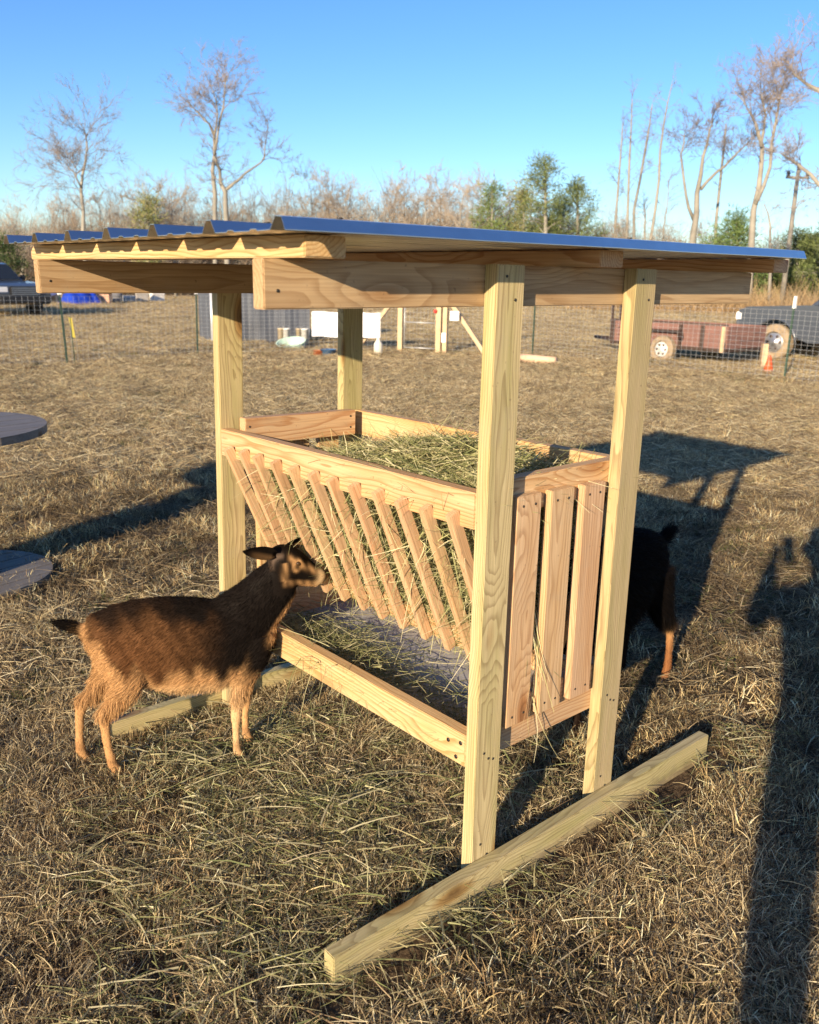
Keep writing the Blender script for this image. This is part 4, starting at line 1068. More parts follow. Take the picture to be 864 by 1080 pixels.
# small things by the shelter
def trough_tub():
    a = at_d(292, 365, 19.4); b = at_d(324, 362, 19.4); a.z = b.z = 0; d = (b - a); w = d.length; d.normalize()
    root = tag(empty('livestock_tub', (a + b) / 2, math.atan2(d.y, d.x)), 'pale green plastic livestock tub tipped on the grass by the shelter', 'tub')
    mb = MB(); h = .20
    for (s, z0, z1, t) in ((1, 0.03, h, 0),):
        out = [(math.cos(t_) * w / 2 * (1 if abs(math.cos(t_)) < .99 else 1), math.sin(t_) * .2) for t_ in np.linspace(0, 2 * math.pi, 24, endpoint=False)]
        V = [(x * .85, y * .8, z0) for x, y in out] + [(x, y, z1) for x, y in out] + [(x * .93, y * .9, z1) for x, y in out] + [(x * .78, y * .72, z0 + .03) for x, y in out]
        n = 24; F = [tuple(range(n))[::-1], tuple(range(3 * n, 4 * n))]
        for k in range(3): F += [(k * n + i, k * n + (i + 1) % n, (k + 1) * n + (i + 1) % n, (k + 1) * n + i) for i in range(n)]
        mb.add(V, F, False)
    o = mb.build('tub_shell', simple('pale_green_plastic', (.50, .68, .58), .45), root, Matrix.Rotation(R(-8), 4, 'Y') @ Matrix.Rotation(R(28), 4, 'X'), local=True)
trough_tub()
M['tanplastic'] = simple('tan_plastic', (.55, .45, .30), .6)
for k, (px, py, rr, mat, lab) in enumerate(((296.5, 356, .075, M['tanplastic'], 'tan feed bucket leftmost behind the pale green tub'), (302, 356, .085, M['white'], 'white feed bucket behind the left end of the pale green tub'), (315, 354, .06, M['tanplastic'], 'small tan bucket behind the right end of the pale green tub'), (321.5, 354, .085, M['white'], 'white feed bucket behind the right end of the pale green tub'))):
    p = at_d(px, py, 19.75); p.z = gz(p.x, p.y)
    root = tag(empty('feed_bucket', p), lab, 'bucket', 'feed buckets by the shelter')
    mb = MB(); h = .42; mb.lathe([(rr * .8, 0), (rr, h), (rr * 1.08, h), (rr * 1.08, h - .02), (rr * .93, h - .02), (rr * .75, .02)], k=18); mb.build('pail', mat, root, Matrix.Identity(4), local=True)
    mb = MB(); mb.tube([(rr * math.cos(t), 0, h + rr * .8 * math.sin(t)) for t in np.linspace(0, math.pi, 9)], .004, 5); mb.build('bucket_handle', M['wire'], root, Matrix.Identity(4), local=True)
for (px, py, col, nm, lab, cat, s) in ((336, 367, (.55, .16, .06), 'orange_pan', 'small orange feed pan on the grass under the white sheet', 'pan', .13), (346, 368, (.07, .16, .32), 'blue_pan', 'blue feed pan on the grass under the white sheet', 'pan', .17), (399, 366, (.6, .58, .5), 'white_jug', 'white jug standing on the grass left of the gate', 'jug', .09)):
    p = at_d(px, py, 18.2); p.z = gz(p.x, p.y)
    mb = MB(); mb.lathe([(s * .75, 0), (s, s * .7), (s * 1.05, s * .7), (s * .9, s * .68), (s * .7, .03)] if 'pan' in nm else [(s * .7, 0), (s, .03), (s, .24), (s * .4, .32), (s * .4, .36)], k=20)
    tag(mb.build(nm, simple(nm + '_plastic', col, .5), None, Matrix.Translation(p)), lab, cat)

# log / cardboard tube lying in front of the fence
def lying_log():
    a = on_z(548, 383); b = on_z(586, 386); a.z = .09 + gz(a.x, a.y); b.z = .09 + gz(b.x, b.y)
    mb = MB(); mb.tube([a, a.lerp(b, .3) + Vector((0, 0, .004)), a.lerp(b, .7), b], [.088, .092, .09, .086], 14)
    tag(mb.build('pale_log', simple('peeled_log', (.62, .42, .28), .8, 0, .15, 5)), 'peeled pale log lying on the grass behind the near post', 'log')
lying_log()
# traffic cone
def cone():
    p = on_z(809.5, 397); p.z = gz(p.x, p.y)
    root = tag(empty('traffic_cone', p), 'small orange traffic cone on the grass by the tail of the trailer', 'cone')
    mb = MB(); mb.box(-.13, .13, -.13, .13, 0, .025); mb.build('cone_base', simple('orange_rubber', (.62, .10, .03), .6), root, Matrix.Identity(4), .006, local=True)
    mb = MB(); mb.lathe([(.095, .026), (.022, .34), (.014, .34)], k=20); mb.build('cone_body', simple('orange_plastic', (.75, .11, .03), .5), root, Matrix.Identity(4), local=True)
cone()
# yellow flag by the left fence
def flag():
    p = at_d(78, 365, 15.6); p.z = gz(p.x, p.y); root = tag(empty('marker_flag', p), 'thin yellow strip marker on a rod beside the left fence post', 'marker')
    mb = MB(); mb.tube([(0, 0, 0), (-.03, 0, .85)], .007, 6); mb.build('rod', M['tpost'], root, Matrix.Identity(4), local=True)
    mb = MB(); mb.add([(-.05, -.003, .84), (.0, -.003, .83), (.035, -.003, .50), (-.01, -.003, .52), (-.05, .003, .84), (.0, .003, .83), (.035, .003, .50), (-.01, .003, .52)], [(0, 1, 2, 3), (7, 6, 5, 4), (0, 4, 5, 1), (1, 5, 6, 2), (2, 6, 7, 3), (3, 7, 4, 0)])
    mb.build('flag_strip', simple('yellow_vinyl', (.75, .60, .10), .6), root, Matrix.Identity(4), local=True)
flag()

# ------------------------------------------------------------------ trailer
M['redboard'] = simple('faded_red_boards', (.20, .105, .085), .85, 0, .25, 5, .2)
M['rust'] = simple('dark_rusty_steel', (.07, .045, .035), .7, .3, .3)
M['tyre'] = simple('black_rubber', (.03, .03, .03), .85, 0, .2)
M['mud'] = simple('muddy_tyre', (.30, .23, .15), .95, 0, .35, 9, .3)
M['rim'] = simple('white_steel_rim', (.62, .62, .60), .4, .1, .1)
def wheel(root, x, y, r, w, tyre, rim, side):
    """wheel with its axle along local y"""
    prof = [(r * .60, -w / 2), (r * .9, -w / 2), (r, -w * .32), (r, w * .32), (r * .9, w / 2), (r * .60, w / 2), (r * .57, w * .3), (r * .57, -w * .3)]
    V = []; k = 32
    for a_, z_ in prof:
        for j in range(k):
            t = 2 * math.pi * j / k; V.append((a_ * math.cos(t), z_, a_ * math.sin(t)))
    m = len(prof); F = [(i * k + j, i * k + (j + 1) % k, ((i + 1) % m) * k + (j + 1) % k, ((i + 1) % m) * k + j) for i in range(m) for j in range(k)]
    mb = MB(); mb.add(V, F, False)
    wh = empty('wheel', (0, 0, 0)); wh.parent = root; wh.location = (x, y, r)
    t_ = mb.me('tyre'); put('tyre', t_, tyre, wh, Matrix.Identity(4), local=True)
    mb = MB(); mb.lathe([(r * .56, -.02), (r * .56, .02), (r * .5, .03), (r * .2, .012), (r * .16, .035), (r * .02, .04)], (0, side * w * .22, 0), 24, 'y') if side > 0 else mb.lathe([(r * .02, -.04), (r * .16, -.035), (r * .2, -.012), (r * .5, -.03), (r * .56, -.02), (r * .56, .02)], (0, side * w * .22, 0), 24, 'y')
    ri = mb.build('rim', rim, wh, Matrix.Identity(4), local=True)
    mb = MB()
    for j in range(6):
        t = 2 * math.pi * j / 6; c = Vector((math.cos(t) * r * .37, side * (w * .22 + .026), math.sin(t) * r * .37)); mb.lathe([(r * .085, -.005), (r * .085, .006)], tuple(c), 10, 'y')
    mb.build('rim_holes', M['rust'], ri, Matrix.Identity(4), local=True)
    return wh
def trailer():
    a = on_z(640, 371.5); b = on_z(806, 378)      # near-side bed line on the ground
    a = at_d(643, 371, 19.4); b = at_d(764, 379, 17.9); a.z = b.z = 0
    d = (b - a).normalized(); ln = (b - a).length; az = math.atan2(d.y, d.x)
    root = tag(empty('utility_trailer', a, az), 'old utility trailer with faded red wooden side boards parked behind the fence', 'trailer')
    I = Matrix.Identity(4)
    W = 1.5
    # local x along bed, +y = away from camera? choose sign so that the bed lies behind the near side
    away = Vector((-d.y, d.x, 0)); toc = (Vector((CAM.x, CAM.y, 0)) - a)
    sg = -1 if away.dot(toc) > 0 else 1
    def Yb(v): return sg * v
    mb = MB(); mb.box(0, ln, min(0, Yb(W)), max(0, Yb(W)), .29, .35); mb.build('bed_frame', M['rust'], root, I, .004, local=True)
    for (y, nm) in ((0, 'near'), (W, 'far')):
        yy = Yb(y); mb = MB()
        for q in range(3): mb.box(.02, ln - .05, yy - .014, yy + .014, .355 + q * .143, .355 + q * .143 + .132)
        mb.build('side_boards', M['redboard'], root, I, .003, local=True)
    mb = MB()
    for q in range(3): mb.box(ln - .03, ln, min(0, Yb(W)) + .03, max(0, Yb(W)) - .03, .355 + q * .143, .355 + q * .143 + .132)
    mb.build('tailgate', M['redboard'], root, I, .003, local=True)
    for x in (.03, ln * .30, ln * .62, ln * .80, ln - .09):
        mb = MB(); mb.box(x, x + .07, min(Yb(-.055), Yb(-.0155)), max(Yb(-.055), Yb(-.0155)), .29, .775); mb.build('stake', M['oldwood'] if x > ln * .9 else M['rust'], root, I, .003, local=True)
    mb = MB(); mb.box(0, ln, min(Yb(-.02), Yb(.03)), max(Yb(-.02), Yb(.03)), .785, .815); mb.build('top_rail', M['rust'], root, I, local=True)
    wx = (at_d(700, 375, 18.5) - a).dot(d)
    wheel(root, wx, Yb(-.14), .27, .18, M['mud'], M['rim'], -sg); wheel(root, wx, Yb(W + .14), .27, .18, M['mud'], M['rim'], sg)
    mb = MB(); mb.tube([(wx, Yb(-.1), .27), (wx, Yb(W + .1), .27)], .03, 8); mb.build('axle', M['rust'], root, I, local=True)
    mb = MB()
    for s in (-1, 1):
        pass
    mb.prism([(wx - .40, .50), (wx - .36, .66), (wx + .36, .66), (wx + .40, .50), (wx + .385, .50), (wx + .345, .64), (wx - .345, .64), (wx - .385, .50)], min(Yb(-.24), Yb(-.056)), max(Yb(-.24), Yb(-.056))); mb.build('mudguard', M['rust'], root, I, local=True)
    mb = MB(); mb.tube([(0, Yb(.3), .33), (-1.0, Yb(W / 2), .35), (0, Yb(W - .3), .33)], .035, 6); mb.build('drawbar', M['rust'], root, I, local=True)
    # raised ramp gate at the far end
    mb = MB()
    for y in np.linspace(0.04, W - .04, 6): mb.box(.0, .04, Yb(y) - .02, Yb(y) + .02, .36, 1.22)
    for z in (.38, .75, 1.18): mb.box(-.021, -.001, min(Yb(.02), Yb(W - .02)), max(Yb(.02), Yb(W - .02)), z, z + .05)
    mb.build('ramp_gate', M['rust'], root, Matrix.Translation((-.045, 0, 0)), local=True)
trailer()
def block():
    p = at_d(805, 381, 18.0); p.z = gz(p.x, p.y); mb = MB(); mb.box(-.09, .09, -.05, .05, 0, .48)
    tag(mb.build('timber_block', M['oldwood'], None, Matrix.Translation(p) @ Matrix.Rotation(R(40), 4, 'Z'), .006), 'upright tan timber offcut standing at the right end of the trailer', 'timber')
block()

# ------------------------------------------------------------------ pickups
M['navy'] = simple('navy_paint', (.075, .088, .11), .3, .2, .08, coat=.8)
M['glass'] = simple('dark_glass', (.02, .025, .03), .05, 0, .02)
M['chrome'] = simple('chrome', (.40, .41, .43), .38, .8, .15)
M['lamp'] = simple('clear_lamp', (.75, .76, .78), .12, 0, .05)
M['amber'] = simple('amber_lens', (.7, .25, .05), .2)
M['blackplastic'] = simple('black_plastic', (.02, .02, .022), .6)
def pickup(loc, heading, label, tyre):
    """local +x forward, length 5.4"""
    root = tag(empty('pickup_truck', loc, heading), label, 'pickup truck', 'parked pickups'); I = Matrix.Identity(4)
    W = .93
    # body side outline, wheel arches cut as polygons
    def arch(cx, r, z0):
        return [(cx + r * math.cos(t), .40 + r * math.sin(t)) for t in np.linspace(math.pi, 0, 11) if .40 + r * math.sin(t) >= z0 - .001]
    low = .42
    rear, front = -1.65, 1.72
    prof = [(-2.62, .50), (-2.2, low)] + arch(rear, .47, low) + [(-.9, low), (.95, low)] + arch(front, .47, low) + [(2.45, .44), (2.62, .52), (2.66, .80), (2.62, 1.06), (2.40, 1.14), (1.25, 1.20), (.98, 1.20), (-.98, 1.20), (-1.0, 1.18), (-2.60, 1.18), (-2.64, .9)]
    n = len(prof); V = []
    lay = [(-W, .0), (-W + .0, .0)]
    secs = [(-W + .10, .97), (-W, 1), (W, 1), (W - .10, .97)]
    secs = [(-W, 1), (W, 1)]
    for y, s in secs:
        for x, z in prof: V.append((x, y, z))
    F = [tuple(range(n))[::-1], tuple(range(n, 2 * n))] + [(i, (i + 1) % n, n + (i + 1) % n, n + i) for i in range(n)]
    mb = MB(); mb.add(V, F)
    me = mb.me('truck_body'); bm = bmesh.new(); bm.from_mesh(me)
    es = [e for e in bm.edges if abs(abs(e.verts[0].co.y) - W) < 1e-4 and abs(e.verts[0].co.y - e.verts[1].co.y) < 1e-4 and min(e.verts[0].co.z, e.verts[1].co.z) > .79]
    bmesh.ops.bevel(bm, geom=es, offset=.09, segments=4, affect='EDGES', clamp_overlap=True)
    bmesh.ops.triangulate(bm, faces=[f for f in bm.faces if len(f.verts) > 4]); bm.to_mesh(me); bm.free()
    put('truck_body', me, M['navy'], root, I, local=True)
    cab = [(1.02, 1.195), (.28, 1.76), (.05, 1.80), (-.78, 1.80), (-.98, 1.72), (-1.02, 1.195)]
    V = []
    for y0, y1 in ((-W + .04, -W + .20), (W - .04, W - .20)):
        for x, z in cab: V.append((x, y0 + (y1 - y0) * (z - 1.195) / .6, z))
    m = len(cab); mb = MB(); mb.add(V, [tuple(range(m)), tuple(range(m, 2 * m))[::-1]] + [(i, m + i, m + (i + 1) % m, (i + 1) % m) for i in range(m)])
    mb.build('cab', M['navy'], root, I, .03, local=True)
    # windows slightly proud of the cab
    def yat(z, s, o=.006): return s * (W - .04 - .16 * (z - 1.195) / .6 + o)
    for s in (-1, 1):
        for (q) in ([(.84, 1.25), (.30, 1.68), (.02, 1.70), (.0, 1.25)], [(-.06, 1.25), (-.06, 1.70), (-.76, 1.70), (-.90, 1.25)]):
            V = [(x, yat(z, s), z) for x, z in q] + [(x, yat(z, s, -.01), z) for x, z in q]
            mb = MB(); mb.add(V, [(0, 1, 2, 3), (7, 6, 5, 4), (0, 4, 5, 1), (1, 5, 6, 2), (2, 6, 7, 3), (3, 7, 4, 0)]); mb.build('window', M['glass'], root, I, local=True)
    dx, dz = .585, .80
    V = [(.995 + .006 * 1 - .03, y, 1.23 + .006) for y in (-.80, .80)] + [(.33 + .02, y, 1.735) for y in (.66, -.66)]
    V2 = [(x + .012, y, z + .014) for x, y, z in V]; V = V2 + V
    mb = MB(); mb.add(V, [(0, 1, 2, 3), (7, 6, 5, 4), (0, 4, 5, 1), (1, 5, 6, 2), (2, 6, 7, 3), (3, 7, 4, 0)]); mb.build('windshield', M['glass'], root, I, local=True)
    for x, z0 in ((rear, 0), (front, 0)):
        for s in (-1, 1): wheel(root, x, s * (W - .13), .39, .26, tyre, M['chrome'], s)
    mb = MB(); mb.box(2.645, 2.70, -.55, .55, .74, 1.03); g = mb.build('grille', M['blackplastic'], root, I, .02, local=True)
    mb = MB()
    for k in range(4): mb.box(2.702, 2.715, -.5, .5, .77 + k * .065, .80 + k * .065)
    mb.build('grille_bars', M['chrome'], g, I, local=True)
    mb = MB(); mb.box(2.58, 2.74, -.90, .90, .50, .70); mb.build('bumper', M['blackplastic'], root, I, .03, local=True)
    for s in (-1, 1):
        mb = MB(); y0, y1 = sorted((s * .58, s * .945)); mb.box(2.50, 2.665, y0, y1, .83, 1.02); mb.build('headlight', M['lamp'], root, I, .025, local=True)
        mb = MB(); y0, y1 = sorted((s * .95, s * 1.14)); mb.box(.62, .72, y0, y1, 1.22, 1.40); mb.build('side_mirror', M['blackplastic'], root, I, .03, local=True)
        mb = MB()
        for x in (-.30, .68): mb.box(x - .11, x + .05, min(s * (W + .001), s * (W + .03)), max(s * (W + .001), s * (W + .03)), 1.00, 1.03)
        mb.build('door_handle', M['chrome'], root, I, local=True)
    for x in (rear, front):
        for s in (-1, 1):
            mb = MB(); arcp = [(x + .50 * math.cos(t), s * (W + .004), .40 + .50 * math.sin(t)) for t in np.linspace(math.pi, 0, 13)]
            mb.tube(arcp, .022, 6); mb.build('wheel_arch', M['navy'], root, I, local=True)
    return root
# right truck: front wheel near px 815,362, nose to the left
pw = at_d(816, 376, 20.6); pw.z = 0
hd = math.atan2(ray(700, 350).y, ray(700, 350).x)
v = ray(815, 362); perp = math.atan2(v.y, v.x) + R(90)     # straight to the left across the view
hdg = perp - R(27)
fw_ = Vector((math.cos(hdg), math.sin(hdg), 0)); lf = Vector((-fw_.y, fw_.x, 0))
side = 1 if lf.dot(Vector((CAM.x, CAM.y, 0)) - pw) > 0 else -1
tk = pickup(pw - (fw_ * 1.72 + lf * side * .80) * .97, hdg, 'dark navy pickup with muddy tyres parked at the right edge behind the trailer', M['mud'])
tk.scale = (.97, .97, .97)
# left truck
pl_ = at_d(12, 333, 33.5); pl_.z = 0
v = ray(12, 330); hdg = math.atan2(-v.y, -v.x) + R(28)
pickup(pl_ - Vector((math.cos(hdg), math.sin(hdg), 0)) * 1.6, hdg, 'blue pickup facing the viewer at the left edge of the field', M['tyre'])

# ------------------------------------------------------------------ things far off on the left
def boat():
    a = at_d(34, 314, 46); b = at_d(66, 314, 47.5); a.z = b.z = 0; d = b - a; w = d.length; d.normalize()
    root = tag(empty('small_boat', (a + b) / 2, math.atan2(d.y, d.x)), 'small white boat hull standing on the far side of the field', 'boat')
    V = []; F = []; n = 9
    for i in range(n):
        t = i / (n - 1); x = (t - .5) * w; hw = .55 * (1 - t ** 3) + .02; h = .75 - .12 * t * 0 + .0
        top = .95 - .35 * t
        V += [(x, -hw, top), (x, -hw * .75, .3 + .25 * t), (x, 0, .18 + .33 * t), (x, hw * .75, .3 + .25 * t), (x, hw, top), (x, 0, top + .06)]
    F = [(i * 6 + j, i * 6 + (j + 1) % 6, (i + 1) * 6 + (j + 1) % 6, (i + 1) * 6 + j) for i in range(n - 1) for j in range(6)] + [tuple(range(6)), tuple((n - 1) * 6 + j for j in reversed(range(6)))]
    mb = MB(); mb.add(V, F); mb.build('hull', M['white'], root, Matrix.Identity(4), local=True)
    mb = MB(); mb.box(-w * .3, -w * .22, -.4, .4, 0, .3); mb.box(w * .1, w * .18, -.4, .4, 0, .45); mb.build('trestle', M['oldwood'], root, Matrix.Identity(4), local=True)
boat()
def covered_pile():
    a = at_d(66, 319, 46); b = at_d(103, 319, 47); a.z = b.z = 0; d = b - a; w = d.length; d.normalize()
    V = []; nx, ny = 18, 8
    for i in range(nx + 1):
        for j in range(ny + 1):
            u, v_ = i / nx, j / ny
            h = (.62 + .1 * math.sin(i * .9)) * min(1, 5 * u, 5 * (1 - u)) * min(1, 3.5 * v_, 3.5 * (1 - v_)) + .03 * math.sin(i * 2.3 + j)
            V.append((( u - .5) * w, (v_ - .5) * 1.6, max(0, h)))
    F = [(i * (ny + 1) + j, (i + 1) * (ny + 1) + j, (i + 1) * (ny + 1) + j + 1, i * (ny + 1) + j + 1) for i in range(nx) for j in range(ny)]
    o = put('blue_tarp', mesh('blue_tarp', V, F, True), simple('blue_tarp', (.015, .05, .42), .4, 0, .15, 2), None, Matrix.Translation((a + b) / 2) @ Matrix.Rotation(math.atan2(d.y, d.x), 4, 'Z'))
    tag(o, 'bright blue tarpaulin over a low pile at the far side of the field', 'tarp')
covered_pile()
for k, (px, col, w, h, nm, lab) in enumerate(((110.5, (.50, .30, .20), .65, .5, 'brick_stack', 'small stack of orange bricks right of the blue tarpaulin'), (124, (.12, .12, .13), .5, .6, 'fuel_drum', 'dark drum in the junk beyond the field left of the feeder'), (135, (.35, .36, .36), .8, .4, 'metal_bin', 'grey metal bin in the junk beyond the field'), (150, (.30, .28, .26), .6, .55, 'concrete_block', 'grey concrete block in the junk beyond the field'), (166, (.60, .58, .55), .7, .5, 'white_cooler', 'pale cooler box in the junk beyond the field'))):
    p = at_d(px, 318, 47 + k); p.z = 0
    mb = MB()
    if nm in ('fuel_drum', 'metal_bin'): mb.lathe([(w / 2, 0), (w / 2, h * .33), (w / 2 + .02, h * .35), (w / 2, h * .37), (w / 2, h * .66), (w / 2 + .02, h * .68), (w / 2, h * .7), (w / 2, h), (w / 2 - .03, h), (w / 2 - .04, h - .03)], k=20)
    elif nm == 'brick_stack':
        for a_ in range(4):
            for b_ in range(3): mb.box(b_ * .215 - .32, b_ * .215 - .115, -.15, .15, a_ * .125, a_ * .125 + .115)
    else: mb.box(-w / 2, w / 2, -.2, .2, 0, h * .8); mb.box(-w / 2 - .01, w / 2 + .01, -.21, .21, h * .8 + .002, h)
    tag(mb.build(nm, simple(nm + '_surface', col, .8, 0, .2), None, Matrix.Translation(p) @ Matrix.Rotation(R(130 + 13 * k), 4, 'Z'), .01), lab, nm.split('_')[1])

# ------------------------------------------------------------------ trees
class Twig:
    """collects tapered branches with few sides; thick and thin kept apart"""
    def __init__(s): s.T = MB(); s.P0 = []; s.P1 = []; s.R0 = []; s.R1 = []
    def seg(s, a, b, ra, rb): s.P0.append(a); s.P1.append(b); s.R0.append(ra); s.R1.append(rb)
    def crown_mesh(s, name):
        P0, P1 = np.array(s.P0), np.array(s.P1); n = len(P0); D = P1 - P0; D /= np.linalg.norm(D, axis=1, keepdims=True) + 1e-9
        a = np.cross(D, np.array((.3, .2, .93))); a /= np.linalg.norm(a, axis=1, keepdims=True) + 1e-9; b = np.cross(D, a)
        V = np.zeros((n, 2, 3, 3)); R0, R1 = np.array(s.R0), np.array(s.R1)
        for k in range(3):
            t = 2 * math.pi * k / 3; o = a * math.cos(t) + b * math.sin(t)
            V[:, 0, k] = P0 + o * R0[:, None]; V[:, 1, k] = P1 + o * R1[:, None]
        base = np.arange(n)[:, None] * 6
        Q = np.concatenate([np.concatenate([base + k, base + (k + 1) % 3, base + 3 + (k + 1) % 3, base + 3 + k], 1) for k in range(3)])
        return fast_mesh(name, V.reshape(-1, 3), Q, smooth=True)

def grow(tw, p, d, ln, r, depth, rnd, up=.05, spread=.6, droop=0):
    """recursive fine branching"""
    n = 3; q = np.array(p, float); d = np.array(d, float); d /= np.linalg.norm(d)
    pts = [q.copy()]
    for i in range(n):
        d = d + rnd.normal(0, .26, 3) + np.array((0, 0, up)); d /= np.linalg.norm(d)
        q2 = q + d * ln / n; tw.seg(q, q2, r * (1 - .25 * i), r * (1 - .25 * (i + 1)) + .003); q = q2; pts.append((q.copy(), d.copy(), r * (1 - .25 * (i + 1)) + .003))
    if depth <= 0: return
    kids = [(pts[-1], 1.0)] + [(pts[int(rnd.integers(1, n + 1))], rnd.uniform(.7, 1)) for _ in range(3 if depth > 1 else 3)]
    for (pp, dd, rr), f in kids:
        a = rnd.normal(0, 1, 3); a -= dd * a.dot(dd); a /= np.linalg.norm(a) + 1e-9
        nd = dd + a * spread * rnd.uniform(.5, 1.3)
        grow(tw, pp, nd, ln * rnd.uniform(.55, .8) * f, max(rr * .62, .008), depth - 1, rnd, up, spread)

def stem_tree(name, base, paths, label, cat='tree', group=None, seed=0, depth=3, start=.45, nb=10, blen=2.0, k=8, bark=None, twig=None, twr=.03, spread=.6):
    """base: ground point; paths: list of [(point, radius)...] in world space"""
    rnd = np.random.default_rng(seed)
    root = tag(empty(name, base), label, cat, group)
    mb = MB(); tw = Twig()
    for path in paths:
        pts = [Vector(p) for p, _ in path]; rads = [r for _, r in path]
        # smooth resample with small wobble
        P = []; Rr = []
        for i in range(len(pts) - 1):
            for t in (0, .5):
                w = Vector(rnd.normal(0, .05, 3)) if 0 < i + t else Vector((0, 0, 0))
                P.append(pts[i].lerp(pts[i + 1], t) + w); Rr.append(rads[i] * (1 - t) + rads[i + 1] * t)
        P.append(pts[-1]); Rr.append(rads[-1])
        mb.tube(P, Rr, k)
        m = len(P)
        for q in range(nb):
            f = start + (1 - start) * (q + rnd.uniform(0, 1)) / nb; x = f * (m - 1); i = min(int(x), m - 2); p = P[i].lerp(P[i + 1], x - i); rr = Rr[i]
            t = (P[i + 1] - P[i]).normalized(); a = rnd.uniform(0, 2 * math.pi); side_ = Vector((math.cos(a), math.sin(a), 0))
            dd = t * .6 + side_ * rnd.uniform(.5, 1.0)
            grow(tw, tuple(p), tuple(dd), blen * rnd.uniform(.5, 1.1) * (1.15 - .5 * f), min(rr * .5, twr), depth, rnd, spread=spread)
        grow(tw, tuple(P[-1]), tuple((P[-1] - P[-2])), blen * .6, min(Rr[-1], twr), depth, rnd, spread=spread)
    inv = Matrix.Translation(-Vector(base))
    t_ = mb.me('trunk'); t_.transform(inv); put('trunk', t_, bark or M['bark'], root, Matrix.Identity(4), local=True)
    c_ = tw.crown_mesh('crown'); c_.transform(inv); put('crown', c_, twig or M['twig'], root, Matrix.Identity(4), local=True)
    return root

def pxpath(lst, d, jit=0.0, seed=0):
    rnd = random.Random(seed); out = []
    for i, (px, py, r) in enumerate(lst):
        p = at_d(px, py, d + (rnd.uniform(-jit, jit) if i else 0)); out.append((p, r * .68))
    return out
def foot(px, d):
    p = at_d(px, 315, d); p.z = 0; return p

DL = 62.0
def tall_tree(pxs, d, label, seed, **kw):
    """pxs: list of stems, each [(px,py,r)...], the first point stands on the ground"""
    paths = []
    for i, st in enumerate(pxs):
        st = list(st); path = pxpath(st, d, .5, seed + i)
        if i == 0 or st[0][1] > 300: path[0] = (Vector((path[0][0].x, path[0][0].y, -.1)), path[0][1])
        paths.append(path)
    b = Vector((paths[0][0][0].x, paths[0][0][0].y, 0))
    return stem_tree('bare_tree', b, paths, label, seed=seed, **kw)

tall_tree([[(228, 316, .26), (227, 230, .22), (226, 180, .19), (226, 143, .15), (222, 130, .10), (212, 122, .08), (198, 108, .05)], [(226, 165, .12), (232, 125, .10), (238, 100, .07), (240, 80, .04)], [(226, 143, .12), (229, 120, .08), (224, 95, .05)]], DL, 'tallest bare tree left of centre with pale trunk and reddish crown', 11, nb=13, blen=2.0, start=.38, depth=3)
tall_tree([[(241, 316, .30), (239, 235, .26), (237, 203, .22), (231, 180, .14), (227, 165, .10)], [(239, 200, .14), (252, 190, .11), (268, 178, .09), (279, 165, .07), (281, 150, .05), (283, 130, .03)]], DL - 1, 'leafless tree with one long limb curving out to the right, beside the tallest bare tree', 12, nb=11, blen=1.7, start=.5, depth=3)
tall_tree([[(88, 316, .26), (88, 245, .20), (85, 200, .16), (90, 170, .11), (91, 145, .06), (89, 135, .03)], [(86, 198, .10), (78, 182, .06), (70, 172, .03)]], DL + 2, 'leafless spreading tree standing alone on the left', 13, nb=20, blen=2.6, start=.25, depth=3, twr=.022)
rt = [([[(648, 316, .16), (649, 240, .13), (653, 180, .10), (657, 130, .05)]], 'thin pale leafless trunk, leftmost of the slim group right of centre'),
      ([[(660, 316, .17), (661, 240, .14), (664, 170, .11), (667, 105, .05)]], 'thin leafless trunk, second from the left of the slim group right of centre'),
      ([[(669, 316, .17), (670, 220, .14), (681, 160, .11), (688, 110, .05)]], 'slim leafless trunk bending to the right, third of the slim group'),
      ([[(687, 316, .20), (688, 250, .16), (695, 190, .13), (700, 130, .09), (709, 88, .04)]], 'tallest slim leafless trunk at the right of the slim group'),
      ([[(698, 316, .10), (700, 240, .08), (706, 190, .03)]], 'small thin leafless tree beside the tallest slim trunk'),
      ([[(681, 316, .12), (681, 240, .10), (679, 215, .05)]], 'short broken snag between the slim leafless trunks')]
for i, (st, lab) in enumerate(rt): tall_tree(st, 64 + i * .7, lab, 20 + i, nb=12, blen=1.3, start=.45, depth=2, twr=.018, spread=.5)
tall_tree([[(731, 322, .34), (732, 250, .30), (737, 205, .22), (743, 165, .14), (749, 135, .08), (752, 122, .04)], [(732, 232, .16), (724, 205, .12), (719, 175, .10), (720, 150, .06), (724, 135, .03)], [(739, 200, .16), (756, 182, .12), (772, 168, .09), (790, 150, .04)]], 58, 'forked leafless tree with pale stout trunk and red buds right of centre', 31, nb=12, blen=1.5, start=.55, depth=3, twr=.022)
tall_tree([[(753, 318, .18), (755, 230, .15), (762, 170, .12), (766, 130, .06)]], 63, 'straight slim leafless tree just right of the forked tree', 32, nb=10, blen=1.2, start=.5, depth=2, twr=.018)
tall_tree([[(790, 322, .30), (792, 245, .26), (799, 200, .22), (803, 155, .18), (796, 130, .11), (790, 112, .06), (779, 100, .03)], [(797, 215, .18), (812, 175, .14), (818, 130, .11), (826, 90, .05)], [(803, 155, .12), (808, 120, .08), (802, 90, .04)]], 54, 'large leafless tree with ivy dark trunk and two main stems on the right', 33, nb=15, blen=2.0, start=.42, depth=3)
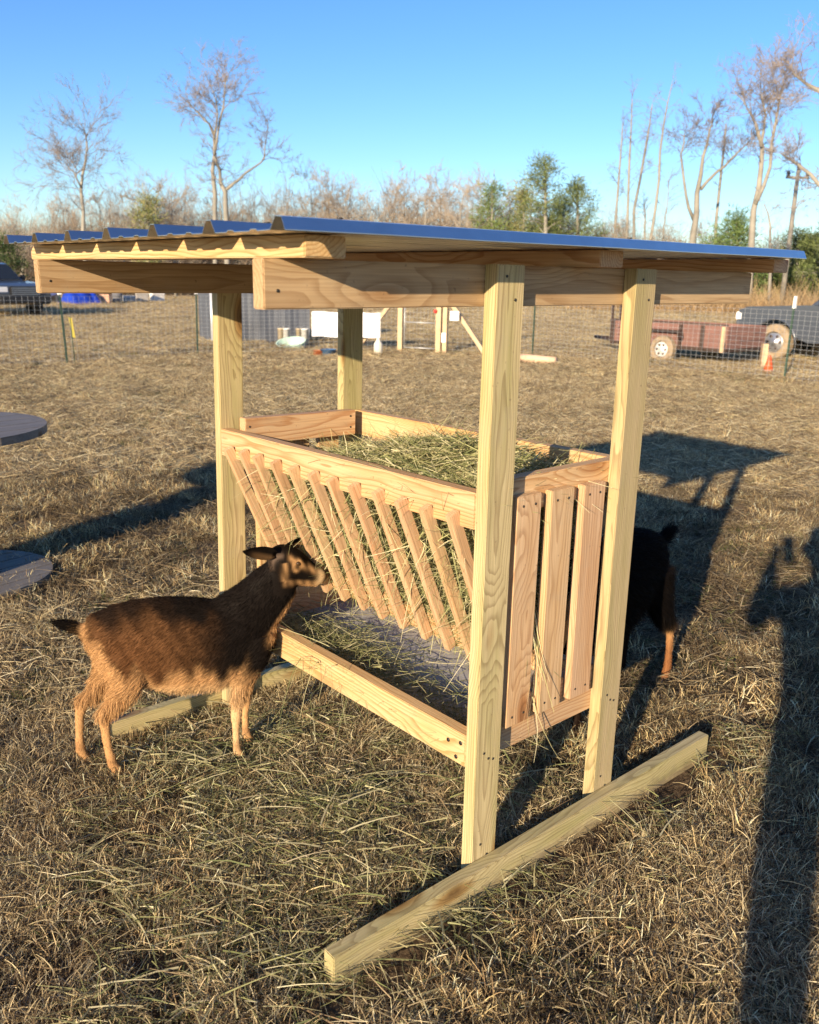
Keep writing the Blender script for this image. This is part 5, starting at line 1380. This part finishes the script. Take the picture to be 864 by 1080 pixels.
tall_tree([[(905, 335, .34), (902, 240, .30), (885, 210, .20), (864, 193, .13), (842, 176, .09), (826, 163, .05)], [(902, 240, .28), (890, 150, .22), (872, 105, .14), (850, 88, .09), (834, 72, .04)]], 40, 'large leafless tree at the right edge reaching its limbs into the picture', 34, nb=14, blen=1.4, start=.45, depth=3, twr=.02)
tall_tree([[(813, 323, .13), (814, 280, .12), (812, 235, .08), (806, 215, .04)]], 52, 'thin pale trunk left of the utility pole', 35, nb=7, blen=1.0, start=.5, depth=2, twr=.015)

def pole():
    b = foot(825, 52); top = at_d(825.5, 180, 52); root = tag(empty('utility_pole', b), 'pale wooden utility pole with three dark insulators among the trees on the right', 'pole')
    h = top.z; mb = MB(); mb.tube([(0, 0, -.1), (0, 0, h * .5), (0, 0, h)], [.14, .12, .10], 12); mb.build('pole_shaft', M['bark'], root, Matrix.Identity(4), local=True)
    r_ = CM @ Vector((1, 0, 0)); r_.z = 0; r_.normalize()
    mb = MB(); a = -r_ * .6 + Vector((0, 0, h - .35)); c = r_ * .6 + Vector((0, 0, h - .35)); mb.tube([a, c], .06, 6); mb.build('cross_arm', M['bark'], root, Matrix.Identity(4), local=True)
    for q, z in ((-.5, -.29), (0, .0), (.5, -.29)):
        mb = MB(); mb.lathe([(.05, 0), (.10, .03), (.06, .1), (.11, .14), (.07, .22), (.03, .25)], tuple(r_ * q + Vector((0, 0, h + z))), 12); mb.build('insulator', M['blackplastic'], root, Matrix.Identity(4), local=True)
pole()

# a row of small bare trees that closes the field, each a thing of its own
def small_kind(seed, h, nb, spread=.7):
    rnd = np.random.default_rng(seed); paths = []
    for s in range(2 if seed % 2 else 1):
        a = rnd.uniform(-.5, .5, 2) * (1 if s else .2); paths.append([(Vector((0, 0, -.1)), .12), (Vector((a[0], a[1], h * .35)), .09), (Vector((a[0] * 2, a[1] * 2, h * .7)), .05), (Vector((a[0] * 3, a[1] * 2.5, h)), .02)])
    return stem_tree('bare_tree', (0, 0, 0), paths, 'x', seed=seed, nb=nb, blen=h * .26, start=.15, depth=3, twr=.022, k=6, spread=spread)
M['twig2'] = simple('warm_twigs', (.36, .305, .24), .9, 0, .3, .5, rand=.25)
kinds = [small_kind(41 + i, h, nb) for i, (h, nb) in enumerate(((7.5, 15), (6.2, 14), (8.4, 15), (5.2, 13), (7.0, 14), (4.4, 12)))]
for kd in kinds:
    for ch in kd.children:
        if ch.name.startswith('crown'): ch.data.materials[0] = M['twig2']
rnd = random.Random(5); first = {}
row = []
for i in range(70): row.append((-190 + i * 17.3 + rnd.uniform(-7, 7), rnd.uniform(63, 74)))
for i in range(44): row.append((140 + i * 11 + rnd.uniform(-6, 6), rnd.uniform(63, 76)))
TOPX = [-200, 0, 60, 130, 160, 200, 300, 340, 430, 500, 560, 640, 700, 780, 864, 1020]
TOPY = [240, 238, 232, 218, 206, 208, 196, 190, 187, 196, 212, 222, 236, 244, 246, 240]
hk = (7.5, 6.2, 8.4, 5.2, 7.0, 4.4)
for i, (px, d) in enumerate(row):
    k = rnd.randrange(len(kinds)); src = kinds[k]
    o = src if k not in first else copy_tree(src)
    first[k] = 1
    o.location = foot(px, d); o.rotation_euler = (0, 0, rnd.uniform(0, 6.28)); ht = (318 - float(np.interp(px, TOPX, TOPY))) / FPX * d * rnd.uniform(.62, 1.04); s = ht / (hk[k] * 1.22); o.scale = (max(s, .8) * rnd.uniform(.8, 1.15), max(s, .8) * rnd.uniform(.8, 1.15), s)
    tag(o, 'small grey brown leafless tree in the row that closes the far side of the field', 'tree', 'small bare trees in the far tree line')
for i, kd in enumerate(kinds):
    if i not in first: kd.location = foot(-150 + 30 * i, 70)

# undergrowth that reads as one mass
def brush(name, segs, n, label, cols, hmax, wdt):
    Ps = []
    px = rng.uniform(segs[0], segs[1], n); d = rng.uniform(segs[2], segs[3], n)
    P = np.array([tuple(foot(a, b)) for a, b in zip(px, d)])
    if hmax > 5:
        H = (318 - np.interp(px, TOPX, TOPY)) / FPX * d * (.87 + .10 * np.sin(px * .11) + .07 * np.sin(px * .31 + 1) + .06 * np.sin(px * .83)) * rng.uniform(.3, 1, n) ** .6
    else:
        H = hmax * (0.6 + .25 * np.sin(px * .05) + .2 * np.sin(px * .13 + 1)) * rng.uniform(.25, 1, n)
    z0 = H * rng.uniform(0, .86, n); P[:, 2] = z0
    D = np.c_[rng.normal(0, .45, n), rng.normal(0, .45, n), rng.uniform(.5, 1, n)]
    c = np.array(cols)[rng.integers(0, len(cols), n)] * rng.uniform(.7, 1.2, (n, 1))
    V, Q, si = strands(P, D, rng.uniform(.5, 1.9 if hmax > 5 else 1.6, n), rng.uniform(wdt * .5, wdt, n), rng.normal(0, .25, (n, 3)), 3)
    me = fast_mesh(name, V, Q, c[si]); me.materials.append(M['strand'])
    return tag(put(name, me), label, 'brush', kind='stuff')
brush('undergrowth', (-200, 1020, 66, 82), 150000, 'grey brown brush and saplings massed along the far edge of the field', [(.34, .27, .19), (.42, .33, .24), (.27, .215, .155), (.48, .39, .28), (.20, .16, .12)], 5.6, .03)
brush('green_undergrowth', (735, 1020, 58, 70), 16000, 'dense green leafy undergrowth below the trees on the right', [(.12, .17, .04), (.17, .22, .06), (.09, .12, .035), (.24, .26, .09)], 3.4, .13)
brush('tall_dry_grass', (600, 1020, 50, 57), 14000, 'strip of tall yellow dry grass at the foot of the trees on the right', [(.62, .46, .26), (.55, .38, .20), (.68, .52, .32)], .6, .03)

def pine(px, ptop, d, label, seed, crown0=.45, rad=1.9, col=None, lean=0.0, ncl=36):
    rnd = np.random.default_rng(seed); b = foot(px, d); top = at_d(px + lean, ptop, d); h = top.z
    root = tag(empty('pine_tree', b), label, 'pine tree')
    side_ = (top - b); side_.z = 0
    mb = MB(); mb.tube([(0, 0, -.1), tuple(side_ * .4 + Vector((.05, 0, h * .45))), tuple(side_ * .8 + Vector((0, 0, h * .85))), tuple(side_ + Vector((0, 0, h * .98)))], [.19, .14, .07, .03], 8)
    V = []; Cn = []; Dn = []
    for q in range(ncl):
        f = crown0 + (1 - crown0) * ((q + rnd.uniform(0, 1)) / ncl); rr = rad * (math.sin(math.pi * min(1, (f - crown0) / (1 - crown0) * .8 + .22)) ** .8) * rnd.uniform(.35, 1)
        a = rnd.uniform(0, 6.28); c = Vector((math.cos(a) * rr, math.sin(a) * rr, h * f + rnd.uniform(-.2, .3))) + side_ * f
        s0 = side_ * (f * .95) + Vector((0, 0, h * (f - .05)))
        mb.tube([tuple(s0), tuple(s0.lerp(c, .6) + Vector((0, 0, .05))), tuple(c)], [.035, .022, .012], 5)
        n = 130; g = rnd.normal(0, 1, (n, 3)) * (.34, .34, .22) * rnd.uniform(.7, 1.25); Cn.append(np.array(c) + g); Dn.append(g * 1.5 + rnd.normal(0, .5, (n, 3)) + (0, 0, .3))
    mb.build('trunk', M['bark'], root, Matrix.Identity(4), local=True)
    P = np.concatenate(Cn); D = np.concatenate(Dn); n = len(P)
    cc = 1.7 * np.array(col or [(.065, .085, .028), (.09, .115, .04), (.12, .14, .055), (.05, .065, .025)])[rnd.integers(0, 4, n)] * rnd.uniform(.8, 1.2, (n, 1))
    Vv, Q, si = strands(P, D, rnd.uniform(.14, .30, n), rnd.uniform(.03, .06, n), rnd.normal(0, .2, (n, 3)), 2)
    me = fast_mesh('crown', Vv, Q, cc[si]); me.materials.append(M['needles']); put('crown', me, None, root, Matrix.Identity(4), local=True)
    return root
pine(519, 196, 62, 'small dense young pine, leftmost of the pines behind the roof', 61, .15, 1.5, [(.08, .11, .03), (.10, .14, .04), (.13, .16, .055), (.07, .09, .03)])
pine(575, 168, 60, 'tallest pine with a bright trunk in the middle of the pines behind the roof', 62, .42, 1.75)
pine(609, 192, 62, 'rounded pine standing right of the tallest pine', 63, .38, 2.0)
pine(591, 215, 66, 'dark lower pine standing between the two big pines', 64, .2, 1.7, [(.035, .06, .02), (.05, .08, .03), (.06, .09, .03), (.03, .05, .02)])
pine(552, 196, 64, 'thin yellow green pine left of the tallest pine', 65, .35, 1.2, [(.14, .16, .06), (.17, .17, .07), (.20, .18, .08), (.12, .12, .05)], ncl=30)
pine(156, 208, 62, 'small sunlit pine left of the tallest bare tree', 66, .3, 1.15, [(.14, .15, .06), (.16, .17, .07), (.20, .18, .09), (.10, .12, .04)], ncl=30)
pine(2, 256, 60, 'dark cedar behind the blue pickup at the left edge', 67, .1, 1.3, [(.03, .05, .02), (.04, .06, .02), (.05, .07, .025), (.03, .04, .015)])
pine(777, 232, 56, 'green cedar in front of the big leafless tree on the right', 68, .12, 2.0, [(.07, .11, .035), (.10, .15, .045), (.12, .16, .06), (.06, .09, .03)], ncl=60)
pine(752, 268, 58, 'low green cedar left of the big leafless tree on the right', 69, .1, 2.0, [(.08, .12, .035), (.11, .15, .045), (.14, .17, .06), (.06, .09, .03)])
pine(842, 250, 62, 'dark green pine crown right of the utility pole', 70, .2, 2.6, ncl=60)
pine(872, 246, 60, 'broad green pine at the right edge behind the navy pickup', 71, .2, 3.0, ncl=60)
